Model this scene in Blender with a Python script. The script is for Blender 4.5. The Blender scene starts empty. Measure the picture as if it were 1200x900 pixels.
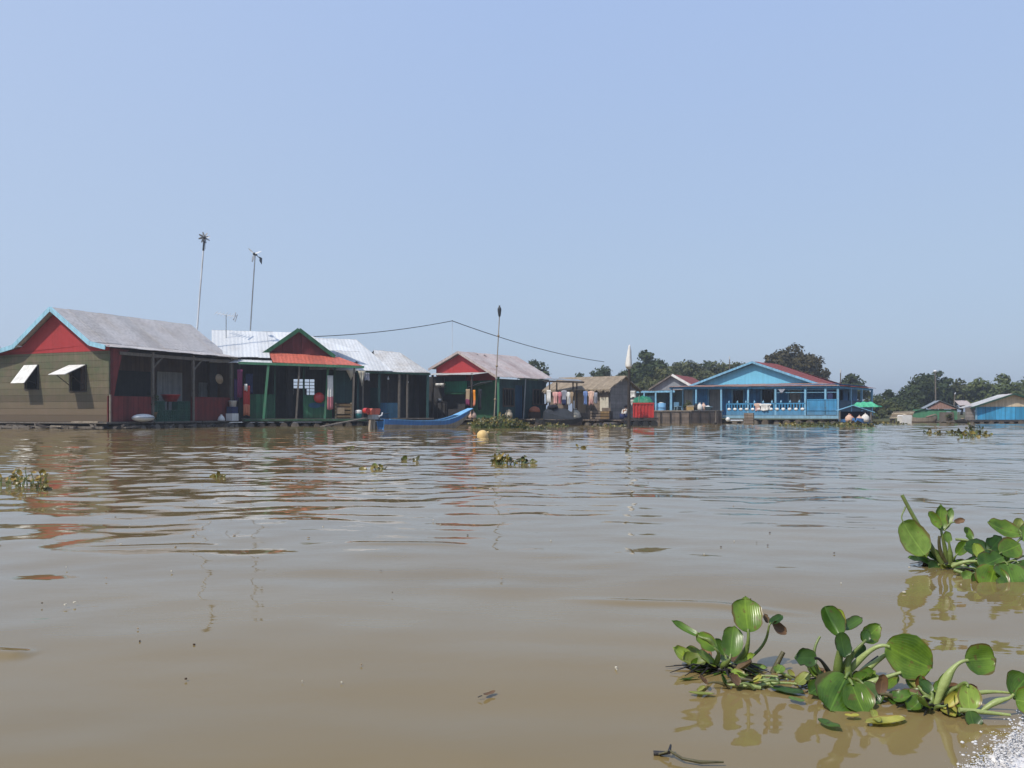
import bpy, math, random
import numpy as np
from mathutils import Vector, Matrix

rng = random.Random(11)
NP = np.random.default_rng(5)
scene = bpy.context.scene
COL = scene.collection
CAM_H, HOR, FPX = 0.70, 484.0, 1000.0     # camera height (m), horizon row and focal length of the 1200 px wide photograph


def gx(px, Y): return (px - 600.0) / FPX * Y
def gz(py, Y): return CAM_H + (HOR - py) * Y / FPX
def P(px, py, Y): return Vector((gx(px, Y), Y, gz(py, Y)))
def along(o, d, px):
    """distance along ground direction d from o at which the line crosses the sight line px"""
    k = (px - 600.0) / FPX
    return (k * o[1] - o[0]) / (d[0] - k * d[1])


# ---------------------------------------------------------------- mesh builder
class MB:
    def __init__(self):
        self.v, self.f, self.m, self.s = [], [], [], []

    def add(self, verts, faces, mat=0, smooth=False):
        n = len(self.v)
        self.v.extend([tuple(p) for p in verts])
        for f in faces:
            self.f.append(tuple(i + n for i in f)); self.m.append(mat); self.s.append(smooth)
        return self

    def box(self, x0, x1, y0, y1, z0, z1, mat=0):
        v = [(x0, y0, z0), (x1, y0, z0), (x1, y1, z0), (x0, y1, z0), (x0, y0, z1), (x1, y0, z1), (x1, y1, z1), (x0, y1, z1)]
        return self.add(v, [(0, 3, 2, 1), (4, 5, 6, 7), (0, 1, 5, 4), (1, 2, 6, 5), (2, 3, 7, 6), (3, 0, 4, 7)], mat)

    def prism(self, pts, vec, mat=0):
        pts = [Vector(p) for p in pts]; vec = Vector(vec); n = len(pts)
        v = pts + [p + vec for p in pts]
        f = [tuple(range(n)), tuple(range(2 * n - 1, n - 1, -1))]
        for i in range(n):
            j = (i + 1) % n
            f.append((i, i + n, j + n, j))
        return self.add(v, f, mat)

    def beam(self, p, q, w, h, mat=0, up=(0, 0, 1)):
        p, q = Vector(p), Vector(q); d = (q - p).normalized(); up = Vector(up)
        s = d.cross(up)
        if s.length < 1e-4: s = d.cross(Vector((0, 1, 0)))
        s.normalize(); u = s.cross(d).normalized()
        s *= w / 2; u *= h / 2
        v = [p - s - u, p + s - u, p + s + u, p - s + u, q - s - u, q + s - u, q + s + u, q - s + u]
        return self.add(v, [(0, 1, 2, 3), (7, 6, 5, 4), (0, 4, 5, 1), (1, 5, 6, 2), (2, 6, 7, 3), (3, 7, 4, 0)], mat)

    def tube(self, pts, rads, n=8, mat=0, smooth=True, caps=True):
        pts = [Vector(p) for p in pts]
        if not hasattr(rads, '__len__'): rads = [rads] * len(pts)
        v, f = [], []
        ref = None
        for i, p in enumerate(pts):
            a = pts[max(i - 1, 0)]; b = pts[min(i + 1, len(pts) - 1)]
            d = (b - a).normalized()
            if ref is None:
                ref = Vector((0, 0, 1)) if abs(d.z) < .9 else Vector((1, 0, 0))
            s = d.cross(ref)
            if s.length < 1e-5: s = d.orthogonal()
            s.normalize(); u = s.cross(d); ref = u
            for k in range(n):
                an = 2 * math.pi * k / n
                v.append(p + (s * math.cos(an) + u * math.sin(an)) * rads[i])
        for i in range(len(pts) - 1):
            for k in range(n):
                k2 = (k + 1) % n
                f.append((i * n + k, i * n + k2, (i + 1) * n + k2, (i + 1) * n + k))
        self.add(v, f, mat, smooth)
        if caps:
            self.add(v[:n], [tuple(range(n - 1, -1, -1))], mat); self.add(v[-n:], [tuple(range(n))], mat)
        return self

    def lathe(self, c, prof, n=16, mat=0, smooth=True, M=None):
        c = Vector(c); v, f = [], []
        for r, z in prof:
            for k in range(n):
                a = 2 * math.pi * k / n
                p = Vector((r * math.cos(a), r * math.sin(a), z))
                v.append(c + (M @ p if M else p))
        m = len(prof)
        for i in range(m - 1):
            for k in range(n):
                k2 = (k + 1) % n
                f.append((i * n + k, i * n + k2, (i + 1) * n + k2, (i + 1) * n + k))
        f.append(tuple(range(n - 1, -1, -1))); f.append(tuple(range((m - 1) * n, m * n)))
        return self.add(v, f, mat, smooth)

    def wall(self, p0, d, L, z0, z1, t, holes=(), mat=0):
        """vertical wall from p0 along d, thickness t to the +90 degree side, with real openings (a0,a1,z0,z1)"""
        dx, dy = d; nx, ny = -dy, dx
        A = sorted({0, L, *[h[0] for h in holes], *[h[1] for h in holes]})
        Zs = sorted({z0, z1, *[h[2] for h in holes], *[h[3] for h in holes]})
        for a, b in zip(A[:-1], A[1:]):
            for c, e in zip(Zs[:-1], Zs[1:]):
                am, zm = (a + b) / 2, (c + e) / 2
                if any(h[0] < am < h[1] and h[2] < zm < h[3] for h in holes): continue
                base = [(p0[0] + dx * a, p0[1] + dy * a), (p0[0] + dx * b, p0[1] + dy * b)]
                q = [base[0], base[1], (base[1][0] + nx * t, base[1][1] + ny * t), (base[0][0] + nx * t, base[0][1] + ny * t)]
                self.prism([(x, y, c) for x, y in q], (0, 0, e - c), mat)
        return self

    def sheets(self, e0, e1, r0, r1, n, t=.018, mat=0, jit=.05):
        """a roof slope of n overlapping sheets between the eave e0-e1 and the ridge r0-r1"""
        e0, e1, r0, r1 = map(Vector, (e0, e1, r0, r1))
        for i in range(n):
            a = i / n; b = min(1, (i + 1) / n + .04 / max((e1 - e0).length, .1))
            dz = Vector((0, 0, (.012 if i % 2 else 0) + rng.uniform(0, .006)))
            p, q = e0.lerp(e1, a), e0.lerp(e1, b); r, s = r0.lerp(r1, a), r0.lerp(r1, b)
            down = (p - r).normalized() * rng.uniform(-jit, jit)
            self.prism([p + down + dz, q + down + dz, s + dz, r + dz], (0, 0, -t), mat)
        return self

    def roofprof(self, prof, x0, x1, n, axis='x', t=.018, mat=0):
        """sheets over a cross-section polyline [(s,z)...] carried from x0 to x1"""
        top = max(range(len(prof)), key=lambda i: prof[i][1])
        for i in range(len(prof) - 1):
            lo, hi = (prof[i], prof[i + 1]) if prof[i + 1][1] >= prof[i][1] else (prof[i + 1], prof[i])
            def pt(x, s): return (x, s[0], s[1]) if axis == 'x' else (s[0], x, s[1])
            lift = .015 if (i + 1 == top or i == top) else 0
            self.sheets(pt(x0, (lo[0], lo[1] + lift)), pt(x1, (lo[0], lo[1] + lift)), pt(x0, (hi[0], hi[1] + lift)), pt(x1, (hi[0], hi[1] + lift)), n, t, mat, .03)
        return self

    def build(self, name, mats, parent=None, label=None):
        me = bpy.data.meshes.new(name)
        me.from_pydata(self.v, [], self.f)
        if not isinstance(mats, (list, tuple)): mats = [mats]
        for m in mats: me.materials.append(m)
        me.polygons.foreach_set('material_index', self.m)
        me.polygons.foreach_set('use_smooth', self.s)
        me.update()
        o = bpy.data.objects.new(name, me); COL.objects.link(o)
        if parent is not None: o.parent = parent
        if label: o['label'] = label
        return o


def tag(o, label, cat=None, group=None, kind=None):
    if label: o['label'] = label
    if cat: o['category'] = cat
    if group: o['group'] = group
    if kind: o['kind'] = kind
    return o


def thing(name, label, cat, loc=(0, 0, 0), rz=0.0, group=None):
    o = bpy.data.objects.new(name, None); COL.objects.link(o)
    o.empty_display_size = .2
    o.location = loc; o.rotation_euler = (0, 0, rz)
    return tag(o, label, cat, group)


def mesh_np(name, co, quads, mat, parent=None, smooth=False, uv=None):
    me = bpy.data.meshes.new(name)
    nv, nq = len(co), len(quads)
    me.vertices.add(nv); me.vertices.foreach_set('co', np.ascontiguousarray(co, dtype=np.float32).ravel())
    me.loops.add(nq * 4); me.loops.foreach_set('vertex_index', np.ascontiguousarray(quads, dtype=np.int32).ravel())
    me.polygons.add(nq); me.polygons.foreach_set('loop_start', np.arange(0, nq * 4, 4, dtype=np.int32))
    me.polygons.foreach_set('use_smooth', np.full(nq, smooth, dtype=bool))
    for m in (mat if isinstance(mat, (list, tuple)) else [mat]): me.materials.append(m)
    me.update(calc_edges=True); me.validate()
    o = bpy.data.objects.new(name, me); COL.objects.link(o)
    if parent is not None: o.parent = parent
    return o


# ---------------------------------------------------------------- materials
def nodes(name):
    m = bpy.data.materials.new(name); m.use_nodes = True
    nt = m.node_tree; nt.nodes.clear()
    out = nt.nodes.new('ShaderNodeOutputMaterial'); b = nt.nodes.new('ShaderNodeBsdfPrincipled')
    nt.links.new(b.outputs[0], out.inputs[0])
    return m, nt, b


def N(nt, kind, **kw):
    n = nt.nodes.new(kind)
    for k, v in kw.items():
        if k.startswith('i_'): n.inputs[k[2:]].default_value = v
        else: setattr(n, k, v)
    return n


def mix_rgb(nt, fac, a, b, blend='MIX'):
    n = nt.nodes.new('ShaderNodeMix'); n.data_type = 'RGBA'; n.blend_type = blend
    for sock, val in ((n.inputs[0], fac), (n.inputs[6], a), (n.inputs[7], b)):
        if hasattr(val, 'is_output'): nt.links.new(val, sock)
        elif isinstance(val, (int, float)): sock.default_value = val
        else: sock.default_value = (*val[:3], 1)
    return n.outputs[2]


def ramp(nt, fac, stops):
    n = nt.nodes.new('ShaderNodeValToRGB')
    el = n.color_ramp.elements
    while len(el) < len(stops): el.new(.5)
    for e, (p, c) in zip(el, stops):
        e.position = p; e.color = (*c[:3], 1) if hasattr(c, '__len__') else (c, c, c, 1)
    nt.links.new(fac, n.inputs[0])
    return n.outputs[0]


def math_n(nt, op, a, b=0.0):
    n = nt.nodes.new('ShaderNodeMath'); n.operation = op
    for s, v in ((n.inputs[0], a), (n.inputs[1], b)):
        if hasattr(v, 'is_output'): nt.links.new(v, s)
        else: s.default_value = v
    return n.outputs[0]


MATS = {}


def paint(name, col, worn=None, rough=.65, scale=2.5, amount=.5, plank=None, axis='Z', low=None, metal=0.0, corr=None, streak=.25, spec=.3):
    """painted / weathered surface: worn patches, rain streaks, optional boards (plank width along axis), optional corrugation"""
    if name in MATS: return MATS[name]
    m, nt, b = nodes(name)
    tc = N(nt, 'ShaderNodeTexCoord'); oi = N(nt, 'ShaderNodeObjectInfo')
    n1 = N(nt, 'ShaderNodeTexNoise', i_Scale=scale, i_Detail=6.0, i_Roughness=.65)
    nt.links.new(tc.outputs['Object'], n1.inputs['Vector'])
    worn = worn or [c * .55 for c in col]
    f = ramp(nt, n1.outputs['Fac'], [(max(0, .62 - amount * .35), 0.0), (min(1, .78 - amount * .1), 1.0)])
    c = mix_rgb(nt, f, col, worn)
    mp = N(nt, 'ShaderNodeMapping'); mp.inputs['Scale'].default_value = (9, 9, .7)
    nt.links.new(tc.outputs['Object'], mp.inputs['Vector'])
    n2 = N(nt, 'ShaderNodeTexNoise', i_Scale=1.0, i_Detail=3.0); nt.links.new(mp.outputs[0], n2.inputs['Vector'])
    st = ramp(nt, n2.outputs['Fac'], [(.35, 1 - streak), (.6, 1.0)])
    c = mix_rgb(nt, 1.0, c, st, 'MULTIPLY')
    sep = N(nt, 'ShaderNodeSeparateXYZ'); nt.links.new(tc.outputs['Object'], sep.inputs[0])
    if low:   # splash and silt staining over the lowest boards: (height, colour)
        hz = math_n(nt, 'ADD', sep.outputs[2], math_n(nt, 'MULTIPLY', n1.outputs['Fac'], 1.3))
        lf = ramp(nt, math_n(nt, 'DIVIDE', hz, low[0]), [(.35, 1.0), (.95, 0.0)])
        c = mix_rgb(nt, math_n(nt, 'MULTIPLY', lf, .85), c, low[1])
    height = None
    if plank:
        u = math_n(nt, 'DIVIDE', sep.outputs['XYZ'.index(axis)], plank)
        fr = math_n(nt, 'FRACT', u); fl = math_n(nt, 'FLOOR', u)
        wn = N(nt, 'ShaderNodeTexWhiteNoise'); wn.noise_dimensions = '1D'; nt.links.new(fl, wn.inputs['W'])
        pv = ramp(nt, wn.outputs['Value'], [(0, .68), (1, 1.0)])
        c = mix_rgb(nt, 1.0, c, pv, 'MULTIPLY')
        gap = ramp(nt, fr, [(0.0, .25), (.07, 1.0)])
        c = mix_rgb(nt, 1.0, c, gap, 'MULTIPLY')
        height = gap
    if corr:
        w = N(nt, 'ShaderNodeTexWave', i_Scale=1.0); w.wave_type = 'BANDS'; w.bands_direction = axis
        w.inputs['Scale'].default_value = .314 / corr
        nt.links.new(tc.outputs['Object'], w.inputs['Vector'])
        height = w.outputs['Fac']
        u = math_n(nt, 'FLOOR', math_n(nt, 'DIVIDE', sep.outputs['XYZ'.index(axis)], .83))
        wn = N(nt, 'ShaderNodeTexWhiteNoise'); wn.noise_dimensions = '1D'; nt.links.new(u, wn.inputs['W'])
        c = mix_rgb(nt, 1.0, c, ramp(nt, wn.outputs['Value'], [(0, .82), (1, 1.0)]), 'MULTIPLY')
    nt.links.new(c, b.inputs['Base Color'])
    b.inputs['Roughness'].default_value = rough; b.inputs['Metallic'].default_value = metal
    b.inputs['Specular IOR Level'].default_value = spec
    bp = N(nt, 'ShaderNodeBump', i_Strength=.35, i_Distance=.02)
    if height is not None:
        bp.inputs['Strength'].default_value = .5
        nt.links.new(height, bp.inputs['Height'])
    else:
        nt.links.new(n1.outputs['Fac'], bp.inputs['Height'])
    nt.links.new(bp.outputs[0], b.inputs['Normal'])
    MATS[name] = m
    return m


def leafmat(name, c1, c2, c3=None, rough=.45, trans=.25, scale=.6, spec=.4):
    """leaf: colour varied in clumps by noise in object space, light passes through"""
    if name in MATS: return MATS[name]
    m, nt, b = nodes(name)
    tc = N(nt, 'ShaderNodeTexCoord'); g = N(nt, 'ShaderNodeNewGeometry')
    n1 = N(nt, 'ShaderNodeTexNoise', i_Scale=scale, i_Detail=4.0); nt.links.new(tc.outputs['Object'], n1.inputs['Vector'])
    f = math_n(nt, 'ADD', math_n(nt, 'MULTIPLY', n1.outputs['Fac'], .8), math_n(nt, 'MULTIPLY', g.outputs['Random Per Island'], .4))
    stops = [(.3, c1), (.75, c2)] + ([(.9, c3)] if c3 else [])
    c = ramp(nt, f, stops)
    nt.links.new(c, b.inputs['Base Color'])
    b.inputs['Roughness'].default_value = rough; b.inputs['Specular IOR Level'].default_value = spec
    tr = N(nt, 'ShaderNodeBsdfTranslucent'); nt.links.new(c, tr.inputs[0])
    ms = N(nt, 'ShaderNodeMixShader'); ms.inputs[0].default_value = trans
    out = [n for n in nt.nodes if n.type == 'OUTPUT_MATERIAL'][0]
    nt.links.new(b.outputs[0], ms.inputs[1]); nt.links.new(tr.outputs[0], ms.inputs[2]); nt.links.new(ms.outputs[0], out.inputs[0])
    MATS[name] = m
    return m


def M(name): return MATS[name]


paint('green_board', (.115, .135, .068), (.19, .145, .10), plank=.30, low=(3.4, (.16, .112, .074)), scale=2.1, streak=.16, amount=.8)
paint('green_paint', (.035, .16, .075), (.03, .10, .06), plank=.3, axis='X', low=(1.4, (.09, .085, .055)))
paint('green_post', (.07, .24, .13), (.12, .2, .13))
paint('red_gable', (.37, .034, .036), (.29, .036, .036), streak=.1, scale=.9, amount=.3)
paint('red_panel', (.20, .028, .026), (.13, .03, .03), plank=.28, axis='X', low=(1.25, (.12, .075, .055)))
paint('maroon', (.15, .02, .022), (.11, .02, .022), plank=.5, axis='X')
paint('sky_trim', (.33, .60, .74), (.25, .45, .55), streak=.2)
paint('dark_green_trim', (.02, .07, .045), (.02, .05, .04))
paint('grey_wood', (.17, .145, .12), (.10, .085, .07), scale=5)
paint('pale_wood', (.33, .28, .22), (.2, .16, .12), scale=5)
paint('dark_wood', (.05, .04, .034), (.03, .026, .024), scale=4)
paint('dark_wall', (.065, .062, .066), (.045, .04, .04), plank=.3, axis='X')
paint('brown_wall', (.12, .075, .052), (.08, .055, .04), plank=.25, axis='X')
paint('teal_wall', (.03, .085, .085), (.02, .06, .06), plank=.3, axis='X')
paint('blue_panel', (.025, .10, .19), (.02, .08, .13), plank=.25, axis='X')
paint('tin_grey', (.55, .51, .48), (.45, .39, .34), rough=.5, corr=.2, axis='X', scale=.9, spec=.4)
paint('tin_white', (.70, .71, .71), (.60, .59, .57), rough=.45, corr=.2, axis='X', scale=.8, spec=.4, amount=.3, streak=.1)
paint('tin_dull', (.62, .61, .59), (.48, .44, .39), rough=.55, corr=.2, axis='X', scale=1.2)
paint('tin_pink', (.56, .48, .445), (.44, .31, .27), rough=.6, corr=.2, axis='X', scale=1.0)
paint('tin_salmon', (.56, .14, .09), (.42, .11, .08), rough=.55, corr=.2, axis='X', scale=1.0, amount=.3)
paint('tile_red', (.27, .06, .05), (.20, .055, .045), rough=.75, corr=.3, axis='Y', scale=1.2)
paint('tin_rust', (.36, .22, .18), (.26, .11, .085), rough=.7, corr=.2, axis='X', scale=1.6)
paint('tin_slate', (.30, .33, .36), (.22, .23, .24), rough=.5, corr=.2, axis='Y', scale=1.0)
paint('thatch', (.38, .305, .22), (.25, .19, .13), rough=.95, plank=.09, axis='X', scale=3)
paint('blue_wall', (.045, .26, .58), (.04, .19, .40), plank=.28, axis='X', streak=.3)
paint('blue_gable', (.17, .50, .70), (.14, .43, .62), streak=.1, scale=1.2)
paint('blue_pale', (.21, .46, .66), (.19, .34, .44), low=(1.5, (.22, .27, .27)), streak=.3)
paint('blue_rail', (.055, .27, .50), (.07, .20, .33), low=(1.7, (.16, .19, .19)), streak=.3)
paint('cyan_wall', (.06, .38, .68), (.07, .31, .52), streak=.25, plank=.6, axis='X', low=(1.05, (.13, .22, .26)))
paint('cream', (.62, .52, .38), (.5, .4, .28))
paint('white_paint', (.78, .77, .74), (.6, .58, .54), streak=.12)
paint('white_plastic', (.76, .74, .70), (.6, .57, .5), rough=.4, streak=.1, spec=.5)
paint('curtain_cloth', (.34, .33, .31), (.25, .25, .25), rough=.9, plank=.11, axis='X')
paint('metal_grey', (.36, .37, .38), (.28, .28, .28), rough=.4, metal=.6)
paint('metal_dark', (.05, .055, .06), (.04, .04, .045), rough=.5, metal=.3)
paint('metal_white', (.66, .68, .7), (.5, .52, .54), rough=.4)
paint('red_plastic', (.52, .035, .03), (.42, .04, .035), rough=.4, spec=.5, streak=.12)
paint('green_tarp', (.02, .19, .105), (.02, .14, .08), rough=.55)
paint('bright_tarp', (.07, .42, .22), (.12, .5, .32), rough=.5, scale=5)
paint('black_rubber_and_shade', (.02, .02, .022), (.03, .03, .03), rough=.7)  # real rubber, and the black sheets that paint shade under the decks
paint('yellow_float', (.72, .50, .20), (.6, .42, .2), rough=.5, streak=.12)
paint('teal_plastic', (.06, .30, .29), (.05, .25, .25), rough=.4)
paint('boat_blue', (.06, .20, .48), (.07, .17, .34), rough=.45, spec=.45, streak=.2)
paint('boat_inside', (.06, .20, .36), (.08, .15, .22), rough=.6)
paint('boat_sky', (.20, .45, .72), (.15, .36, .6), rough=.5)
paint('boat_tan', (.36, .30, .23), (.25, .2, .15), rough=.6)
paint('raft_board', (.27, .21, .165), (.18, .14, .11), plank=.2, axis='Z', scale=3)
paint('raft_dark', (.095, .075, .065), (.06, .05, .045), plank=.2, axis='Z', scale=3)
paint('grey_board', (.27, .24, .22), (.19, .165, .15), plank=.2, axis='Z', scale=3)
paint('crate_yellow', (.58, .40, .17), (.45, .3, .12), rough=.6)
paint('crate_green', (.03, .10, .07), (.02, .07, .05), rough=.5)
paint('brown_crate', (.26, .17, .08), (.16, .10, .05), plank=.16, axis='Z')
paint('bamboo', (.40, .33, .22), (.28, .22, .14), rough=.6, scale=6)
paint('bamboo_wet', (.12, .095, .07), (.07, .06, .05), rough=.55, scale=6)
for nm, c in dict(cloth_white=(.74, .72, .68), cloth_cream=(.62, .57, .46), cloth_pink=(.66, .25, .28), cloth_rose=(.72, .42, .38), cloth_blue=(.18, .27, .52), cloth_grey=(.32, .33, .38),
                  cloth_black=(.025, .025, .032), cloth_orange=(.78, .30, .04), cloth_red=(.45, .05, .04), cloth_magenta=(.22, .05, .12), cloth_violet=(.09, .05, .15), cloth_peach=(.68, .46, .36), cloth_tan=(.36, .27, .18), cloth_navy=(.04, .05, .12), cloth_salmon=(.6, .22, .13)).items():
    paint(nm, c, [x * .8 for x in c], rough=.9, scale=6, streak=.12, spec=.1)
leafmat('leaf_dark', (.026, .042, .014), (.058, .078, .028), (.10, .115, .045), rough=.6, trans=.2, scale=.5, spec=.15)
leafmat('leaf_olive', (.052, .062, .021), (.11, .118, .044), (.15, .14, .06), rough=.6, trans=.2, scale=.5, spec=.15)
leafmat('leaf_brown', (.045, .040, .018), (.09, .076, .033), (.13, .10, .05), rough=.6, trans=.2, scale=.4, spec=.15)
leafmat('leaf_light', (.06, .085, .026), (.12, .145, .05), (.18, .195, .08), rough=.6, trans=.25, scale=.5, spec=.15)
leafmat('leaf_shrub', (.055, .07, .022), (.11, .12, .045), (.16, .16, .07), rough=.6, trans=.25, scale=.8, spec=.15)
paint('bark', (.10, .08, .06), (.06, .05, .04), rough=.9, scale=8)
# ---------------------------------------------------------------- camera, sky, sun
cam = bpy.data.cameras.new('camera'); cam_o = bpy.data.objects.new('camera', cam); COL.objects.link(cam_o)
cam_o.location = (0, 0, CAM_H); cam_o.rotation_euler = (math.radians(90), 0, 0)
cam.sensor_width = 36; cam.lens = 36 * FPX / 1200; cam.shift_y = (HOR - 450) / 1200
cam.clip_start = .05; cam.clip_end = 9000
scene.camera = cam_o
SUN_DIR = Vector((-.52, -.46, .86)).normalized()
sun = bpy.data.lights.new('sun', 'SUN'); sun.energy = 3.9; sun.angle = math.radians(.9); sun.color = (1.0, .94, .84)
sun_o = bpy.data.objects.new('sun', sun); COL.objects.link(sun_o)
sun_o.rotation_euler = SUN_DIR.to_track_quat('Z', 'Y').to_euler()
world = bpy.data.worlds.new('World'); scene.world = world; world.use_nodes = True
wt = world.node_tree; wt.nodes.clear()
wo = wt.nodes.new('ShaderNodeOutputWorld'); wb = wt.nodes.new('ShaderNodeBackground')
sky = wt.nodes.new('ShaderNodeTexSky'); sky.sky_type = 'NISHITA'; sky.sun_disc = False
sky.sun_elevation = math.asin(SUN_DIR.z); sky.sun_rotation = math.atan2(SUN_DIR.x, SUN_DIR.y) % (2 * math.pi)
sky.air_density = 1.0; sky.dust_density = 1.5; sky.ozone_density = 2.0
# a hazy day: the clear-air sky seen through an even white veil
wtc = wt.nodes.new('ShaderNodeTexCoord'); wsp = wt.nodes.new('ShaderNodeSeparateXYZ'); wt.links.new(wtc.outputs['Generated'], wsp.inputs[0])
wn1 = wt.nodes.new('ShaderNodeTexNoise'); wn1.inputs['Scale'].default_value = 2.2; wn1.inputs['Detail'].default_value = 5.0
wmp = wt.nodes.new('ShaderNodeMapping'); wmp.inputs['Scale'].default_value = (1, 1, 3.5); wt.links.new(wtc.outputs['Generated'], wmp.inputs['Vector']); wt.links.new(wmp.outputs[0], wn1.inputs['Vector'])
el = math_n(wt, 'ADD', wsp.outputs[2], math_n(wt, 'MULTIPLY', math_n(wt, 'SUBTRACT', wn1.outputs['Fac'], .5), .10))
veil = ramp(wt, el, [(.0, (3.75, 4.70, 6.15)), (.16, (3.95, 5.05, 6.75)), (.45, (3.75, 5.0, 7.7)), (1.0, (3.0, 4.3, 7.4))])
veil = mix_rgb(wt, ramp(wt, math_n(wt, 'MULTIPLY', wsp.outputs[0], -1.0), [(.0, 0.0), (.75, .55)]), veil, (4.9, 5.9, 7.8))
hz = mix_rgb(wt, .80, sky.outputs[0], veil)
wt.links.new(hz, wb.inputs[0]); wb.inputs[1].default_value = .12
wt.links.new(wb.outputs[0], wo.inputs[0])
vs = scene.view_settings; vs.view_transform = 'Standard'; vs.look = 'None'; vs.exposure = 0; vs.gamma = 1; vs.use_curve_mapping = False

# ---------------------------------------------------------------- water: one sheet with real waves, finer towards the boat
def water():
    rows = [.05, .3, .6]
    d = .8
    while d < 95:
        rows.append(d)
        d += max(.012, min(.10, .0035 * d)) if d > 1.3 else .03
    while d < 7000:
        rows.append(d); d *= 1.12
    rows = np.array(rows)
    a_f = np.linspace(-44, 44, 560); a_c = np.linspace(44, 316, 60)[1:-1]
    ang = np.radians(np.concatenate([a_f, a_c]))
    nr, na = len(rows), len(ang)
    D, A = np.meshgrid(rows, ang, indexing='ij')
    X = D * np.sin(A); Y = D * np.cos(A)
    Zw = np.zeros_like(X)
    inside = np.clip((np.radians(44) - np.abs(((A + np.pi) % (2 * np.pi)) - np.pi)) / np.radians(2), 0, 1)
    step = np.maximum(np.gradient(rows), .0)[:, None]
    calm = .35 + .65 / (1 + np.exp(-(D - 8.5) / 2.2))          # wind ripples die out in the slick beside the boat
    patch = .5 + .5 * np.sin(X * .21 + 1.3 * np.sin(Y * .11) + .6) * np.sin(Y * .17 + .9 * np.sin(X * .13))
    r = np.random.default_rng(3)
    def comp(lam, th, slope, fine):
        k = 2 * np.pi / lam
        kx, ky = k * np.sin(th), k * np.cos(th)
        a = slope * np.sqrt(2) / k
        fade = np.clip((lam - 3.0 * step) / (2.0 * step), 0, 1)
        ph = kx * X + ky * Y + r.uniform(0, 6.283)
        # crests wander and break up, so that no train of waves runs straight across the river
        ph = ph + 1.1 * np.sin(X * .55 / lam ** .5 + r.uniform(0, 6)) + .8 * np.sin(Y * .6 / lam ** .5 + X * .3 + r.uniform(0, 6))
        env = .55 + .45 * np.sin(X * r.uniform(.25, .8) / lam + Y * r.uniform(.2, .6) / lam + r.uniform(0, 6))
        w = a * env * np.sin(ph) * fade
        if fine: w = w * (.25 + .75 * patch) * (.2 + .8 * calm)
        else: w = w * (.38 + .62 * calm)
        return w
    for i in range(22): Zw += comp(r.uniform(.5, 1.5), r.normal(.10, .5), .0105, False)
    for i in range(6): Zw += comp(r.uniform(2.2, 5.0), r.normal(-.1, .4), .0062, False)
    for i in range(16): Zw += comp(r.uniform(.2, .5), r.normal(.05, .6), .0135, True)
    # low crests left by the boat, one long one ahead and a short one abeam
    for (x0, y0), (x1, y1), amp, wd in (((.17, 3.26), (1.10, 3.03), .0065, .042), ((-1.6, 2.50), (-1.38, 2.49), .011, .04), ((-.9, 4.6), (-.2, 4.45), .006, .05), ((-2.3, 4.4), (-1.5, 4.55), .006, .05)):
        ux, uy = x1 - x0, y1 - y0; ll = math.hypot(ux, uy); ux /= ll; uy /= ll
        s_ = (X - x0) * ux + (Y - y0) * uy; n_ = -(X - x0) * uy + (Y - y0) * ux + .02 * np.sin(s_ * 9)
        Zw += amp * np.exp(-(n_ / wd) ** 2) * np.clip(np.minimum(s_, ll - s_) / (.25 * ll) + .0, 0, 1)
    Zw *= inside * np.clip((140 - D) / 60, 0, 1)
    co = np.stack([X, Y, Zw], -1).reshape(-1, 3)
    idx = np.arange(nr * na).reshape(nr, na)
    nxt = np.roll(idx, -1, axis=1)
    q = np.stack([idx[:-1], idx[1:], nxt[1:], nxt[:-1]], -1).reshape(-1, 4)
    co = np.vstack([co, [[0, 0, 0]]])
    m, nt, b = nodes('river_water')
    tc = N(nt, 'ShaderNodeTexCoord')
    n1 = N(nt, 'ShaderNodeTexNoise', i_Scale=.45, i_Detail=6.0)
    mp0 = N(nt, 'ShaderNodeMapping'); mp0.inputs['Scale'].default_value = (.5, 1.3, 1); nt.links.new(tc.outputs['Object'], mp0.inputs['Vector']); nt.links.new(mp0.outputs[0], n1.inputs['Vector'])
    c = ramp(nt, n1.outputs['Fac'], [(.30, (.170, .122, .050)), (.70, (.212, .153, .064))])
    nt.links.new(c, b.inputs['Base Color'])
    b.inputs['Roughness'].default_value = .03; b.inputs['IOR'].default_value = 1.333; b.inputs['Specular Tint'].default_value = (1.0, .98, .93, 1)
    n2 = N(nt, 'ShaderNodeTexNoise', i_Scale=1.0, i_Detail=2.0)
    mp = N(nt, 'ShaderNodeMapping'); mp.inputs['Scale'].default_value = (5, 9, 5)
    nt.links.new(tc.outputs['Object'], mp.inputs['Vector']); nt.links.new(mp.outputs[0], n2.inputs['Vector'])
    bp = N(nt, 'ShaderNodeBump', i_Strength=.12, i_Distance=.01)
    nt.links.new(n2.outputs['Fac'], bp.inputs['Height']); nt.links.new(bp.outputs[0], b.inputs['Normal'])
    o = mesh_np('water', co, q, m, smooth=True)
    tag(o, 'muddy brown river with low ripples', kind='structure')
water()

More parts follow.
